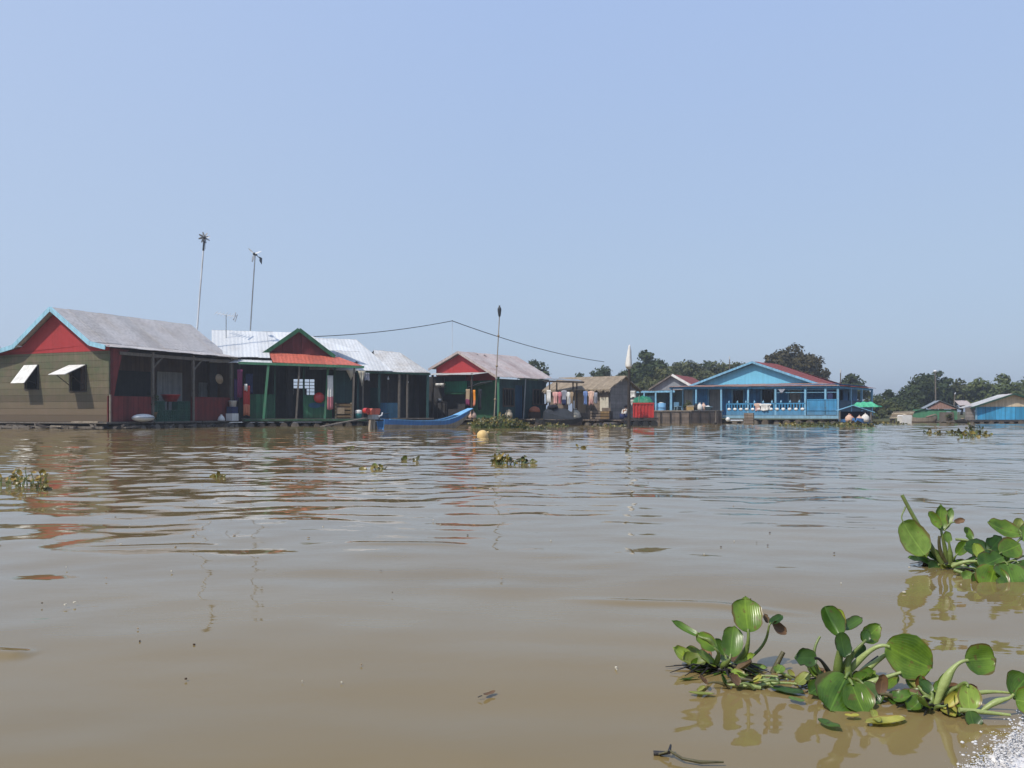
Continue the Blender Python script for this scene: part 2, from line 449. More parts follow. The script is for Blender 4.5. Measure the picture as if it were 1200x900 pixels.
# ---------------------------------------------------------------- low flooded bank behind the houses
def bank():
    edge = [(-400, 150), (-60, 95), (-20, 92), (6, 86), (25, 82), (34, 74), (42, 78), (60, 84), (90, 88), (160, 95), (400, 140)]
    co, q = [], []
    prof = [(0, -.4), (2, .15), (8, .45), (60, .9), (2500, 1.2)]
    xs = np.linspace(-400, 400, 220)
    ys = np.interp(xs, [e[0] for e in edge], [e[1] for e in edge])
    for i, (x, y) in enumerate(zip(xs, ys)):
        wob = .8 * math.sin(x * .7) + .5 * math.sin(x * 1.9 + 1)
        for j, (dy, z) in enumerate(prof):
            co.append((x * (1 + dy / 120), y + dy + wob, z + (.12 * math.sin(x * 1.3 + j) if 0 < j < 4 else 0)))
    n = len(prof)
    for i in range(len(xs) - 1):
        for j in range(n - 1):
            q.append((i * n + j, (i + 1) * n + j, (i + 1) * n + j + 1, i * n + j + 1))
    paint('bank_earth', (.07, .075, .03), (.10, .085, .05), rough=.95, scale=.5)
    o = mesh_np('river_bank', np.array(co), np.array(q), M('bank_earth'), smooth=True)
    tag(o, 'low green river bank behind the houses', kind='structure')
bank()

# ---------------------------------------------------------------- the humid air over the river
def haze():
    m = bpy.data.materials.new('humid_air'); m.use_nodes = True; nt = m.node_tree; nt.nodes.clear()
    out = nt.nodes.new('ShaderNodeOutputMaterial'); v = nt.nodes.new('ShaderNodeVolumePrincipled')
    v.inputs['Color'].default_value = (.86, .90, .95, 1); v.inputs['Density'].default_value = HAZE; v.inputs['Anisotropy'].default_value = .35
    nt.links.new(v.outputs[0], out.inputs['Volume'])
    mb = MB(); mb.box(-7200, 7200, -7200, 7200, -1.6, 14.0)
    o = mb.build('haze', m); tag(o, 'thin humid haze over the river', kind='stuff')
HAZE = .0013
if HAZE: haze()

# ---------------------------------------------------------------- trees
def leaf_cloud(centres, radii, per, size, r, flat=.75):
    """leaf-sized quads spread over clumps; returns vertices and quads"""
    cs, qs = [], []
    for c, rad in zip(centres, radii):
        n = int(per * rad * rad)
        u = r.normal(size=(n, 3)); u /= np.linalg.norm(u, axis=1)[:, None]
        rr = rad * r.uniform(.35, 1.0, n) ** .5 * r.uniform(.8, 1.2, n)
        p = np.array(c) + u * rr[:, None] * np.array([1, 1, flat])
        nrm = u + r.normal(scale=.55, size=(n, 3)) + np.array([0, 0, .35]); nrm /= np.linalg.norm(nrm, axis=1)[:, None]
        t = np.cross(nrm, r.normal(size=(n, 3))); t /= np.linalg.norm(t, axis=1)[:, None] + 1e-9
        b = np.cross(nrm, t)
        s = size * r.uniform(.6, 1.35, n)[:, None]
        t = t * s; b = b * s * .55
        droop = np.array([0, 0, -1.0]) * s * .15
        cs.append(np.stack([p - t, p - b, p + t + droop, p + b], 1).reshape(-1, 3))
    co = np.vstack(cs); nq = len(co) // 4
    return co, np.arange(nq * 4).reshape(nq, 4)


def tree(name, label, x, y, z0, w, top, mat, seed, dep=None, crown_from=.25, group=None, cat='tree', n_clump=26, per=170, size=.21, palm=False):
    """a tapered trunk, forking limbs and a crown of leaf clumps; w = crown width, top = height of its top above the water"""
    r = np.random.default_rng(seed)
    h = top - z0
    t = thing(name, label, cat, (x, y, z0), 0, group)
    dep = dep or w
    cz0 = h * crown_from
    tips, rad = [], []
    for i in range(n_clump):
        a = r.uniform(0, 6.283); e = r.uniform(-.25, 1.0)
        rr = r.uniform(.45, 1.0)
        px = math.cos(a) * math.sqrt(max(0, 1 - max(e, 0) ** 2)) * rr * w * .42
        py = math.sin(a) * math.sqrt(max(0, 1 - max(e, 0) ** 2)) * rr * dep * .42
        pz = cz0 + (h - cz0) * (.35 + .55 * e * rr + .04 * r.normal())
        tips.append((px, py, pz)); rad.append(r.uniform(.15, .25) * min(w, (h - cz0) * 1.3) * (1.0 if i % 3 else .7))
    tips.append((r.uniform(-.1, .1) * w, 0, h - .14 * (h - cz0))); rad.append(.16 * min(w, h - cz0))
    mx = max(p[2] + q * .8 for p, q in zip(tips, rad)); k = (h - cz0) / max(mx - cz0, .1)
    tips = [(p[0], p[1], cz0 + (p[2] - cz0) * k) for p in tips]
    mb = MB(); tr = max(.06, .022 * h + .01 * w)
    fork = Vector((r.uniform(-.05, .05) * w, 0, cz0 * .9 + .12 * h))
    mb.tube([(0, 0, -.6), (.02 * w, 0, fork.z * .5), fork], [tr * 1.3, tr, tr * .75], 8)
    for p in tips[::2]:
        p = Vector(p); mid = fork.lerp(p, .5) + Vector((0, 0, -.06 * h))
        mb.tube([fork, mid, p], [tr * .5, tr * .3, tr * .1], 5)
    mb.build('trunk', M('bark'), t)
    co, q = leaf_cloud(tips, rad, per, size, r)
    # a few loose sprays give the crown a ragged edge
    st = [(p[0] * 1.15, p[1] * 1.1, min(p[2] * 1.03, h * 1.01)) for p in tips[::3]]
    c2, q2 = leaf_cloud(st, [x_ * .55 for x_ in rad[::3]], per * .8, size, r)
    mesh_np('crown', np.vstack([co, c2]), np.vstack([q, q2 + len(co)]), M(mat), t)
    return t


def tree_px(name, label, px, Y, top_py, w_px, mat, seed, **kw):
    z0 = kw.pop('z0', .3)
    return tree(name, label, gx(px, Y), Y, z0, w_px * Y / FPX, gz(top_py, Y), mat, seed, **kw)

G1 = 'trees behind the floating houses'
tree_px('broadleaf_tree', 'small dark tree showing behind the red gabled house roof', 626, 92, 420, 40, 'leaf_dark', 1, group=G1, crown_from=.3)
tree_px('broadleaf_tree', 'low dark tree just above the thatched roof', 708, 98, 428, 50, 'leaf_dark', 2, group=G1, crown_from=.15)
tree_px('broadleaf_tree', 'wispy low tree at the edge of the thatched roof, beside the hanging cable end', 679, 104, 436, 34, 'leaf_dark', 21, group=G1, crown_from=.15)
tree_px('broadleaf_tree', 'tall dark round tree behind the pole with white wrapping', 760, 92, 409, 56, 'leaf_dark', 3, group=G1, crown_from=.2, n_clump=34)
tree_px('broadleaf_tree', 'dull olive bushy tree between the dark round tree and the small red roof', 781, 86, 428, 60, 'leaf_olive', 4, group=G1, crown_from=.05)
tree_px('broadleaf_tree', 'olive tree standing above the small red roof', 812, 96, 421, 64, 'leaf_olive', 5, group=G1, crown_from=.05)
tree_px('broadleaf_tree', 'olive tree touching the blue gable roof edge', 846, 98, 422, 60, 'leaf_olive', 6, group=G1, crown_from=.05)
for i, (px, Y, top, w, mt, lab) in enumerate([
        (797, 101, 423, 62, 'leaf_olive', 'dull tree crown just where the row of olive trees begins'),
        (829, 104, 422, 62, 'leaf_dark', 'darker crown between two olive trees over the small red roof'),
        (862, 103, 423, 56, 'leaf_olive', 'olive crown directly over the sloping edge of the sky blue pediment'),
        (884, 108, 425, 44, 'leaf_dark', 'dark crown hidden mostly by the sky blue pediment'),
        (735, 103, 433, 44, 'leaf_dark', 'dark crown just beside the white wrapping of the pole'),
        (745, 97, 424, 34, 'leaf_olive', 'small crown at the foot of the tall dark round tree'),
        (715, 93, 440, 50, 'leaf_olive', 'low bushy crown peeping over the thatch ridge')]):
    tree_px('broadleaf_tree', lab, px, Y, top, w, mt, 70 + i, group=G1, crown_from=.0, n_clump=24)
tree_px('broadleaf_tree', 'pale dry bush low behind the pole with white wrapping', 745, 80, 446, 50, 'leaf_shrub', 7, group=G1, crown_from=.0)
tree_px('broadleaf_tree', 'big brownish green tree rising over the red tiled roof', 926, 92, 402, 74, 'leaf_brown', 8, group=G1, crown_from=.2, n_clump=40)
tree_px('broadleaf_tree', 'shoulder of a brownish tree just below the big one over the red tiled roof', 956, 96, 425, 40, 'leaf_brown', 9, group=G1, crown_from=.15)
tree_px('broadleaf_tree', 'small dark round tree past the end of the red tiled roof', 999, 96, 437, 40, 'leaf_dark', 10, group=G1, crown_from=.25)
G2 = 'trees beyond the open water'
tree_px('broadleaf_tree', 'large dark rounded tree behind the tall grey pole', 1084, 94, 437, 66, 'leaf_dark', 11, group=G2, crown_from=.1, n_clump=36)
tree_px('broadleaf_tree', 'dark tree with a pointed tuft right beside the tall grey pole', 1101, 97, 433, 30, 'leaf_dark', 12, group=G2, crown_from=.1)
tree_px('broadleaf_tree', 'mid green tree behind the small tin roofed shed', 1126, 98, 443, 40, 'leaf_olive', 13, group=G2, crown_from=.05)
tree_px('broadleaf_tree', 'light green tree between the shed and the cyan hut', 1150, 95, 442, 42, 'leaf_light', 14, group=G2, crown_from=.05)
tree_px('broadleaf_tree', 'light green tree above the cream gable of the cyan hut', 1177, 93, 437, 44, 'leaf_light', 15, group=G2, crown_from=.05)
tree_px('broadleaf_tree', 'light green tree cut by the picture edge behind the cyan hut', 1206, 94, 441, 46, 'leaf_light', 16, group=G2, crown_from=.05)
tree_px('broadleaf_tree', 'low dark tree between the small boat and the large dark tree', 1042, 90, 456, 46, 'leaf_dark', 17, group=G2, crown_from=.05)
G3 = 'shrubs along the far water edge'
for i, (px, Y, top, w, mt, lab) in enumerate([
        (1022, 80, 465, 34, 'leaf_shrub', 'yellowish shrub right behind the green tarpaulin of the small boat'),
        (1046, 78, 470, 36, 'leaf_shrub', 'yellowish shrub behind the cream tank'),
        (1068, 82, 468, 34, 'leaf_dark', 'dark shrub between the cream tank and the red gabled shed'),
        (1018, 78, 480, 26, 'leaf_light', 'fresh green low shrub at the waterline beside the small boat'),
        (1240, 86, 455, 60, 'leaf_shrub', 'shrub past the cyan hut'),
        (770, 84, 452, 46, 'leaf_olive', 'olive shrub behind the teal porch'),
        (610, 88, 455, 60, 'leaf_olive', 'shrub hidden behind the red gabled house')]):
    tree_px('bush', lab, px, Y, top, w, mt, 40 + i, group=G3, cat='bush', crown_from=.0, z0=.05, n_clump=20)
tree_px('broadleaf_tree', 'reddish bush tip just behind the eave of the green boarded house', -12, 60, 396, 34, 'leaf_brown', 60, group=G1, crown_from=.3)
# ---------------------------------------------------------------- houses
class Frame:
    """ground frame of a house: origin at its front corner, x along its front, y inward"""
    def __init__(s, X, Y, deg):
        a = math.radians(deg); s.o = (X, Y); s.rz = a
        s.xd = (math.cos(a), math.sin(a)); s.yd = (-math.sin(a), math.cos(a)); s.loc = (X, Y, 0)
    def at(s, x, y): return (s.o[0] + s.xd[0] * x + s.yd[0] * y, s.o[1] + s.xd[1] * x + s.yd[1] * y)
    def x(s, px, y=0): return along(s.at(0, y), s.xd, px)
    def y(s, px, x=0): return along(s.at(x, 0), s.yd, px)
    def z(s, py, x=0, y=0): return gz(py, s.at(x, y)[1])
    def w(s, x, y, z): return (*s.at(x, y), z)


def floats(t, x0, x1, y0, y1, n, r=.17, axis='y', mat='bamboo_wet'):
    """bundled logs and drums that carry a deck"""
    for i in range(n):
        u = (i + .5) / n
        mb = MB(); rr = r * rng.uniform(.75, 1.2)
        if axis == 'y':
            x = x0 + (x1 - x0) * u; mb.tube([(x, y0 - rng.uniform(-.05, .25), rng.uniform(-.03, .05)), (x + rng.uniform(-.1, .1), y1, 0)], rr, 10)
        else:
            y = y0 + (y1 - y0) * u; mb.tube([(x0 - rng.uniform(-.05, .25), y, rng.uniform(-.03, .05)), (x1, y + rng.uniform(-.1, .1), 0)], rr, 10)
        mb.build('float_log', M(rng.choice(['bamboo_wet', 'bamboo_wet', 'dark_wood', 'grey_wood', mat])), t)


def deck(t, x0, x1, y0, y1, z, name='deck', mat='grey_wood', axis='x', th=.06):
    mb = MB(); w = .2
    if axis == 'x':
        k = x0
        while k < x1:
            e = min(k + w - .012, x1)
            mb.box(k, e, y0 + rng.uniform(-.05, .03), y1, z - th - rng.uniform(0, .008), z - rng.uniform(0, .006)); k += w
    else:
        k = y0
        while k < y1:
            e = min(k + w - .012, y1)
            mb.box(x0 + rng.uniform(-.05, .03), x1, k, e, z - th - rng.uniform(0, .008), z - rng.uniform(0, .006)); k += w
    for u in (.08, .5, .92):
        if axis == 'x': y = y0 + (y1 - y0) * u; mb.box(x0, x1, y - .05, y + .05, z - th - .12, z - th - .012)
        else: x = x0 + (x1 - x0) * u; mb.box(x - .05, x + .05, y0, y1, z - th - .12, z - th - .012)
    return mb.build(name, M(mat), t)


def one(t, name, mat, fn, label=None):
    mb = MB(); fn(mb); return mb.build(name, M(mat) if isinstance(mat, str) else mat, t, label)


def posts(t, pts, mat, r=.05, square=True):
    for (x0, y0, z0), (x1, y1, z1) in pts:
        one(t, 'post', mat, lambda m: m.beam((x0, y0, z0), (x1, y1, z1), r * 2, r * 2) if square else m.tube([(x0, y0, z0), (x1, y1, z1)], r, 8))


# ===== green boarded house with the red gable =====
F = Frame(-17.5, 36.8, 66.4)
t = thing('floating_house', 'green boarded floating house with red gable and two propped white shutters', 'floating house', F.loc, F.rz)
L, W = 8.4, 9.2
ez, rz_, kz = 3.58, 5.42, 3.78
zd = .30
prof = [(0, ez), (.95, kz), (3.4, rz_), (5.85, kz), (9.2, 3.18)]
one(t, 'roof', 'tin_grey', lambda m: m.roofprof(prof, 0, L, 10))
for (a, b) in zip(prof[:-1], prof[1:]):
    one(t, 'bargeboard', 'sky_trim', lambda m: m.beam((-.05, a[0], a[1] - .05), (-.05, b[0], b[1] - .05), .035, .2))
gzb = F.z(413, .35, 3)
hy = [(F.y(44.5, .35), F.y(30, .35), F.z(455.5, .35, 4.6), F.z(428.5, .35, 4.6)), (F.y(100.5, .35), F.y(82.5, .35), F.z(458, .35, 1.7), F.z(428.5, .35, 1.7))]
one(t, 'wall', 'green_board', lambda m: m.wall((.43, .25), (0, 1), 8.6, zd, gzb, .08, [(a - .25, b - .25, c, d) for a, b, c, d in hy]))
one(t, 'gable', 'red_gable', lambda m: m.prism([(.34, .28, gzb + .003), (.34, .28, ez + .08), (.34, .97, kz - .06), (.34, 3.4, rz_ - .08), (.34, 5.83, kz - .06), (.34, 8.5, 3.31), (.34, 8.5, gzb - .0)], (.08, 0, 0)))
for (a, b, c, d), tilt in zip(hy, (math.radians(38), math.radians(66))):
    fr = one(t, 'window', 'dark_wood', lambda m: (m.box(.31, .36, a - .06, a, c - .05, d + .05), m.box(.31, .36, b, b + .06, c - .05, d + .05), m.box(.31, .36, a, b, d, d + .05), m.box(.31, .36, a, b, c - .05, c)))
    Ls = d - c + .02
    ex, ezz = .30 - math.sin(tilt) * Ls, d + .03 - math.cos(tilt) * Ls
    sh = one(t, 'shutter', 'white_paint', lambda m: m.beam((.30, (a + b) / 2, d + .03), (ex, (a + b) / 2, ezz), b - a + .06, .03, up=(0, 0, 1)))
    one(sh, 'prop_stick', 'dark_wood', lambda m: (m.tube([(.30, a + .1, c + .25), (ex + .25 * math.sin(tilt), a + .1, ezz + .25 * math.cos(tilt))], .018, 6), m.tube([(.30, b - .1, c + .2), (ex + .2 * math.sin(tilt), b - .1, ezz + .2 * math.cos(tilt))], .018, 6)))
one(t, 'inner_wall', 'dark_wall', lambda m: m.box(2.0, 2.06, 2.2, 6.4, zd, gzb))
# verandah side (plane y = .25)
vy = .25
def fx(px): return F.x(px, vy)
zt = F.z(464.5, 1.5, vy); zb = zd + .02
one(t, 'half_wall', 'red_panel', lambda m: m.wall((fx(126.5), vy), (1, 0), fx(178) - fx(126.5), zb, zt, .06))
one(t, 'half_wall', 'red_panel', lambda m: m.wall((fx(225), vy), (1, 0), fx(270) - fx(225), zb, zt + .05, .06))
one(t, 'corner_panel', 'red_panel', lambda m: m.prism([(.44, vy - .01, zt + .01), (.62, vy - .01, zt + .01), (.78, vy - .01, 2.2), (1.05, vy - .01, 3.3), (1.5, vy - .01, 3.52), (.44, vy - .01, 3.55)], (0, .05, 0)))
posts(t, [((x, vy - .02, zd), (x, vy - .02, 3.5)) for x in (fx(178.5), fx(226), fx(270.5))], 'grey_wood', .055)
one(t, 'corner_post', 'pale_wood', lambda m: m.box(.36, .42, vy - .07, vy - .02, zd, 1.5))
one(t, 'header_beam', 'grey_wood', lambda m: m.box(.9, 8.2, vy - .05, vy + .03, 3.28, 3.42))
for px, sg in ((178.5, 1), (226, 1)):
    x = fx(px); one(t, 'brace', 'grey_wood', lambda m: m.beam((x + .05, vy + .05, 2.75), (x + .75, vy + .05, 3.4), .06, .07))
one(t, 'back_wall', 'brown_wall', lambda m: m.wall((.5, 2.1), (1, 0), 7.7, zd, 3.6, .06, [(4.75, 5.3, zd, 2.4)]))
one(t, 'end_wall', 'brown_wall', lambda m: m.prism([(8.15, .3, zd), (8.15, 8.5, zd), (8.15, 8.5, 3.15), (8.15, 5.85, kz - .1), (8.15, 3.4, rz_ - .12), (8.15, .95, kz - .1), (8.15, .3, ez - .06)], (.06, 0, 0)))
one(t, 'under_deck_shade', 'black_rubber_and_shade', lambda m: m.box(.6, 8.2, .9, .96, -.2, zd - .2))  # added black sheet: shade behind the floats, hides the bright gap
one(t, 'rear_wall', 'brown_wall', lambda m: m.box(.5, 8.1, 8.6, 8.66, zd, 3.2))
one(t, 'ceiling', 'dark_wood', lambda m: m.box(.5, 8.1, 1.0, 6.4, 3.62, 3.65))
one(t, 'window', 'black_rubber_and_shade', lambda m: m.box(.9, F.x(176, 2.07), 2.03, 2.085, zt, 2.7))
one(t, 'curtain', 'curtain_cloth', lambda m: m.box(F.x(184, 2.05), F.x(213, 2.05), 2.02, 2.08, .6, 2.75))
one(t, 'curtain', 'curtain_cloth', lambda m: m.box(F.x(233, 2.05), F.x(250, 2.05), 2.02, 2.08, 1.2, 2.3))
one(t, 'door', 'dark_green_trim', lambda m: m.box(F.x(254, 1.9), F.x(268, 1.9), 1.9, 1.95, zd, 2.5))
deck(t, .05, 8.3, .0, 9.0, zd, axis='x')
floats(t, .2, 8.1, -.1, 6.6, 17, .17)
floats(t, -.1, .5, .4, 9.0, 13, .14, axis='x')
for k in range(9): one(t, 'loose_board', rng.choice(['grey_wood', 'dark_wood', 'pale_wood']), lambda m: m.beam((-.3 - rng.uniform(0, .25), .3 + k * .95, rng.uniform(.0, .12)), (-.25, .3 + k * .95 + rng.uniform(.3, 1.0), rng.uniform(.05, .24)), rng.uniform(.06, .16), .05))
for k in range(6): one(t, 'loose_board', rng.choice(['grey_wood', 'dark_wood', 'bamboo_wet']), lambda m: m.beam((.6 + k * 1.25, -.25 - rng.uniform(0, .2), rng.uniform(.0, .1)), (.6 + k * 1.25 + rng.uniform(.3, 1.1), -.2, rng.uniform(.05, .2)), rng.uniform(.06, .16), .05))
one(t, 'landing_plank', 'pale_wood', lambda m: m.box(-.35, -.1, .1, 1.7, zd - .02, zd + .04))
one(t, 'rubbing_strake', 'grey_wood', lambda m: m.box(-.28, -.2, -.1, 8.9, .02, .12))
FA = F

# things on the verandah of this house
def oblate(name, label, cat, loc, rx, ry, rz, mat, group=None):
    o = thing(name, label, cat, loc, 0, group)
    mb = MB(); n = 20
    prof = [(max(.02, math.sin(math.pi * i / 10)), -math.cos(math.pi * i / 10)) for i in range(11)]
    mb.lathe((0, 0, 0), prof, n); mb.v = [(x * rx, y * ry, z * rz + rz) for x, y, z in mb.v]
    mb.build('float_body', M(mat), o)
    one(o, 'rim', 'metal_grey', lambda m: m.lathe((0, 0, rz * .95), [(rx * 1.005, 0), (rx * 1.03, .01), (rx * 1.03, .03), (rx * 1.005, .04)], 20) and setattr(m, 'v', [(x, y * ry / rx, z) for x, y, z in m.v]))
    o.rotation_euler = (0, 0, F.rz)
    return o
x = F.x(168.5, -.15)
oblate('plastic_float', 'cream white rounded float lying on the deck edge before the red half wall', 'float', F.w(x, -.12, zd), .62, .25, .18, 'white_plastic')
# lattice fence of green crates in the doorway
o = thing('crate_stack', 'dark green plastic crates stacked in the verandah doorway', 'crates', F.w(F.x(201, vy), vy, zd), F.rz)
hw = (fx(224) - fx(180)) / 2
def lattice(m, x0, x1, z0, z1, y, nx, nz, w=.03):
    for i in range(nx + 1): xx = x0 + (x1 - x0) * i / nx; m.box(xx - w / 2, xx + w / 2, y, y + .03, z0, z1)
    for i in range(nz + 1): zz = z0 + (z1 - z0) * i / nz; m.box(x0, x1, y + .004, y + .026, zz - w / 2, zz + w / 2)
for k in range(3):
    x0 = -hw + k * hw * 2 / 3 + .02
    one(o, 'crate', 'crate_green', lambda m: (lattice(m, x0, x0 + hw * 2 / 3 - .04, .02, .52, -.02, 6, 4), m.box(x0 + .01, x0 + hw * 2 / 3 - .05, .03, .4, .02, .5)))
    if k != 1: one(o, 'crate', 'crate_green', lambda m: (lattice(m, x0, x0 + hw * 2 / 3 - .06, .55, .95, -.02, 6, 3), m.box(x0 + .01, x0 + hw * 2 / 3 - .07, .03, .4, .55, .93)))
# pot plant behind the crates
def potplant(loc, label, h, r, leafm='leaf_dark', potm='brown_crate', name='pot_plant', n=60, seed=1):
    o = thing(name, label, 'plant', loc)
    one(o, 'pot', potm, lambda m: m.lathe((0, 0, 0), [(r * .5, 0), (r * .75, h * .32), (r * .8, h * .34), (r * .7, h * .34), (r * .6, h * .3)], 14))
    rr = np.random.default_rng(seed)
    cs = [(rr.normal() * r * .4, rr.normal() * r * .4, h * (.5 + .4 * rr.random())) for _ in range(7)]
    co, q = leaf_cloud(cs, [r * .5] * 7, n / (r * r), .07, rr)
    mesh_np('foliage', co, q, M(leafm), o)
    return o
potplant(F.w(F.x(180.5, .3), .45, zd), 'dark bushy plant beside the green crates in the doorway', 1.3, .35, seed=4)
o = thing('basin', 'red plastic basin on a stand behind the green crates', 'basin', F.w(F.x(200, .9), .9, zd))
one(o, 'bowl', 'red_plastic', lambda m: m.lathe((0, 0, .95), [(.28, 0), (.42, .3), (.45, .31), (.45, .34), (.39, .33), (.27, .05)], 20))
one(o, 'stand', 'dark_wood', lambda m: [m.beam((sx * .2, sy * .2, 0), (sx * .24, sy * .24, .95), .05, .05) for sx in (-1, 1) for sy in (-1, 1)])
o = thing('hanging_hat', 'round straw hat hanging under the verandah roof', 'hat', F.w(F.x(257, .6), .6, 2.45), F.rz)
one(o, 'brim', 'cloth_tan', lambda m: m.lathe((0, 0, .0), [(.27, 0), (.26, .02), (.15, .05), (.12, .13), (.02, .15)], 20, M=Matrix.Rotation(math.radians(80), 3, 'X')))
one(o, 'cord', 'dark_wood', lambda m: m.tube([(0, 0, .1), (0, .02, .95)], .006, 5))
o = thing('storage_box', 'white box with lid standing on the deck end beside the red half wall', 'box', F.w(F.x(274, -.1), .0, zd), F.rz)
one(o, 'box_body', 'white_plastic', lambda m: m.box(-.24, .24, -.2, .2, .0, .38))
one(o, 'lid', 'cloth_navy', lambda m: m.box(-.22, .22, -.18, .18, .383, .72))
o = thing('pail', 'small white pail on a dark box at the house end', 'pail', F.w(F.x(274.5, -.1), .0, zd + .723), F.rz)
one(o, 'pail_body', 'white_plastic', lambda m: m.lathe((0, 0, 0), [(.16, 0), (.2, .28), (.22, .29), (.2, .31), (.15, .05)], 16))
one(o, 'handle', 'metal_dark', lambda m: m.tube([(.2 * math.cos(a), 0, .29 + .2 * math.sin(a)) for a in [i * math.pi / 8 for i in range(9)]], .012, 5))
o = thing('sack', 'small white cloth bundle on the deck before the second red half wall', 'sack', F.w(F.x(260.5, -.08), -.02, zd), F.rz)
one(o, 'sack_body', 'cloth_white', lambda m: m.lathe((0, 0, 0), [(.17, 0), (.19, .06), (.13, .2), (.04, .3), (.05, .33)], 10))


# ---------------------------------------------------------------- hung cloth
def garment(loc, w, h, mat, label, kind='cloth', rz=0.0, seed=0, group=None, cat='laundry', name='hanging_cloth', hem=None):
    """a garment or cloth hanging from its top edge; folded, thick cloth with real waves"""
    r = np.random.default_rng(seed); nx, nz = 9, 9
    ph = r.uniform(0, 6, 4); verts = []
    for side in (0, 1):
        for j in range(nz):
            v = j / (nz - 1)
            for i in range(nx):
                u = i / (nx - 1) * 2 - 1
                ww = w / 2
                if kind == 'shirt': ww *= (1.0 if v < .34 else .62 + .08 * v)
                if kind == 'tri': ww *= max(.12, 1 - v)
                xx = u * ww; y = .035 * math.sin(u * 7 + ph[0]) * (.4 + v) + .02 * math.sin(v * 6 + ph[1])
                zz = -h * v - .03 * math.sin(u * 3 + ph[2]) * v - (.06 * h * abs(u) if kind == 'shirt' else 0)
                verts.append((xx, y + (.012 if side else -.012), zz))
    faces = []
    n = nx * nz
    for j in range(nz - 1):
        for i in range(nx - 1):
            a = j * nx + i
            faces.append((a, a + nx, a + nx + 1, a + 1)); faces.append((n + a, n + a + 1, n + a + nx + 1, n + a + nx))
    ring = [i for i in range(nx)] + [nx * j + nx - 1 for j in range(1, nz)] + [nx * (nz - 1) + i for i in range(nx - 2, -1, -1)] + [nx * j for j in range(nz - 2, 0, -1)]
    for a, b in zip(ring, ring[1:] + ring[:1]): faces.append((a, b, b + n, a + n))
    mb = MB(); mb.add(verts, faces, 0, True)
    mats = [M(mat)]
    if hem:
        mats.append(M(hem))
        for k, f in enumerate(mb.f):
            if sum(mb.v[i][2] for i in f) / len(f) < -h * .62: mb.m[k] = 1
    o = mb.build(name, mats); o.location = loc; o.rotation_euler = (0, 0, rz)
    return tag(o, label, cat, group)


# ===== green house with the salmon awning =====
F = Frame(-13.9, 44.3, 19.3)
t = thing('floating_house', 'open fronted green floating house with dark red pediment and salmon tin awning', 'floating house', F.loc, F.rz)
zd = .40; xe = F.x(424)
deck(t, -.1, xe + .25, -.2, 5.6, zd, axis='x')
floats(t, -.0, xe + .1, -.35, 5.5, 11, .18)
one(t, 'deck_edge', 'green_paint', lambda m: m.box(-.05, xe + .2, -.28, -.22, zd - .12, zd - .02))
one(t, 'under_deck_shade', 'black_rubber_and_shade', lambda m: m.box(-1.8, xe + .3, 1.0, 1.06, -.2, zd - .2))  # added black sheet standing for the shade below this deck
px_a, px_p, px_b = 313, 350, 387
xa, xp, xb = F.x(px_a, 1.2), F.x(px_p, 1.2), F.x(px_b, 1.2)
zb_, zp = F.z(414, 2.5, 1.2), F.z(386.5, xp, 1.2)
# main roof, ridge parallel to the front
zr = F.z(388, 0, 3.6)
one(t, 'roof', 'tin_white', lambda m: (m.sheets((-1.6, .35, 3.62), (xa + .1, .35, 3.62), (-1.6, 3.6, zr), (xa + .1, 3.6, zr), 5, mat=0), m.sheets((xa + .11, 1.35, 3.62 + (zr - 3.62) * .31), (xe + .1, 1.35, 3.62 + (zr - 3.62) * .31), (xa + .11, 3.6, zr), (xp + .4, 3.6, zr), 5),
                                       m.sheets((-1.6, 6.6, 3.6), (xe + .1, 6.6, 3.6), (-1.6, 3.6, zr + .012), (xp + .4, 3.6, zr + .012), 9)))
# cross gable with its pediment
one(t, 'roof', 'tin_white', lambda m: (m.sheets((xa - .18, 1.0, zb_ - .04), (xa - .18, 3.4, zb_ - .04), (xp, 1.0, zp + .03), (xp, 3.4, zp + .03), 3), m.sheets((xb + .18, 1.0, zb_ - .08), (xb + .18, 3.4, zb_ - .08), (xp, 1.0, zp + .045), (xp, 3.4, zp + .045), 3)))
one(t, 'pediment', 'maroon', lambda m: m.prism([(xa, 1.2, zb_ - .3), (xb, 1.2, zb_ - .3), (xb, 1.2, zb_), (xp, 1.2, zp - .06), (xa, 1.2, zb_)], (0, .06, 0)))
one(t, 'bargeboard', 'green_paint', lambda m: m.beam((xa - .22, .97, zb_ - .1), (xp, .97, zp), .05, .2))
one(t, 'bargeboard', 'green_paint', lambda m: m.beam((xb + .22, .97, zb_ - .16), (xp, .965, zp), .05, .2))
za = F.z(425.5, F.x(318), 0); za2 = F.z(429.5, xe, 0)
one(t, 'awning', 'tin_salmon', lambda m: m.sheets((F.x(320), -.15, za + .03), (xe + .0, -.15, za2 + .04), (xa + .05, 1.16, F.z(412.5, xa, 1.2)), (xb + .5, 1.16, F.z(418.5, xb, 1.2)), 7, jit=.03))
one(t, 'fascia', 'green_post', lambda m: m.beam((-.3, -.17, za - .03), (xe + .1, -.17, za2 - .04), .05, .13))
one(t, 'eave_strip', 'tin_white', lambda m: m.sheets((-1.7, -.1, 3.3), (F.x(319), -.1, 3.3), (-1.7, .5, 3.5), (F.x(319), .5, 3.5), 3))
posts(t, [((F.x(308.5), -.1, zd), (F.x(314.5), -.1, za - .05))], 'green_post', .06)
posts(t, [((F.x(347), .0, zd), (F.x(351), .0, za - .05)), ((F.x(413), -.05, zd), (F.x(415), -.05, za2 - .05))], 'grey_wood', .045)
posts(t, [((F.x(322, .8), .8, zd), (F.x(322, .8), .8, 3.4)), ((F.x(356, .9), .9, zd), (F.x(356, .9), .9, 3.4)), ((F.x(392, .8), .8, zd), (F.x(392, .8), .8, 3.4))], 'dark_green_trim', .05)
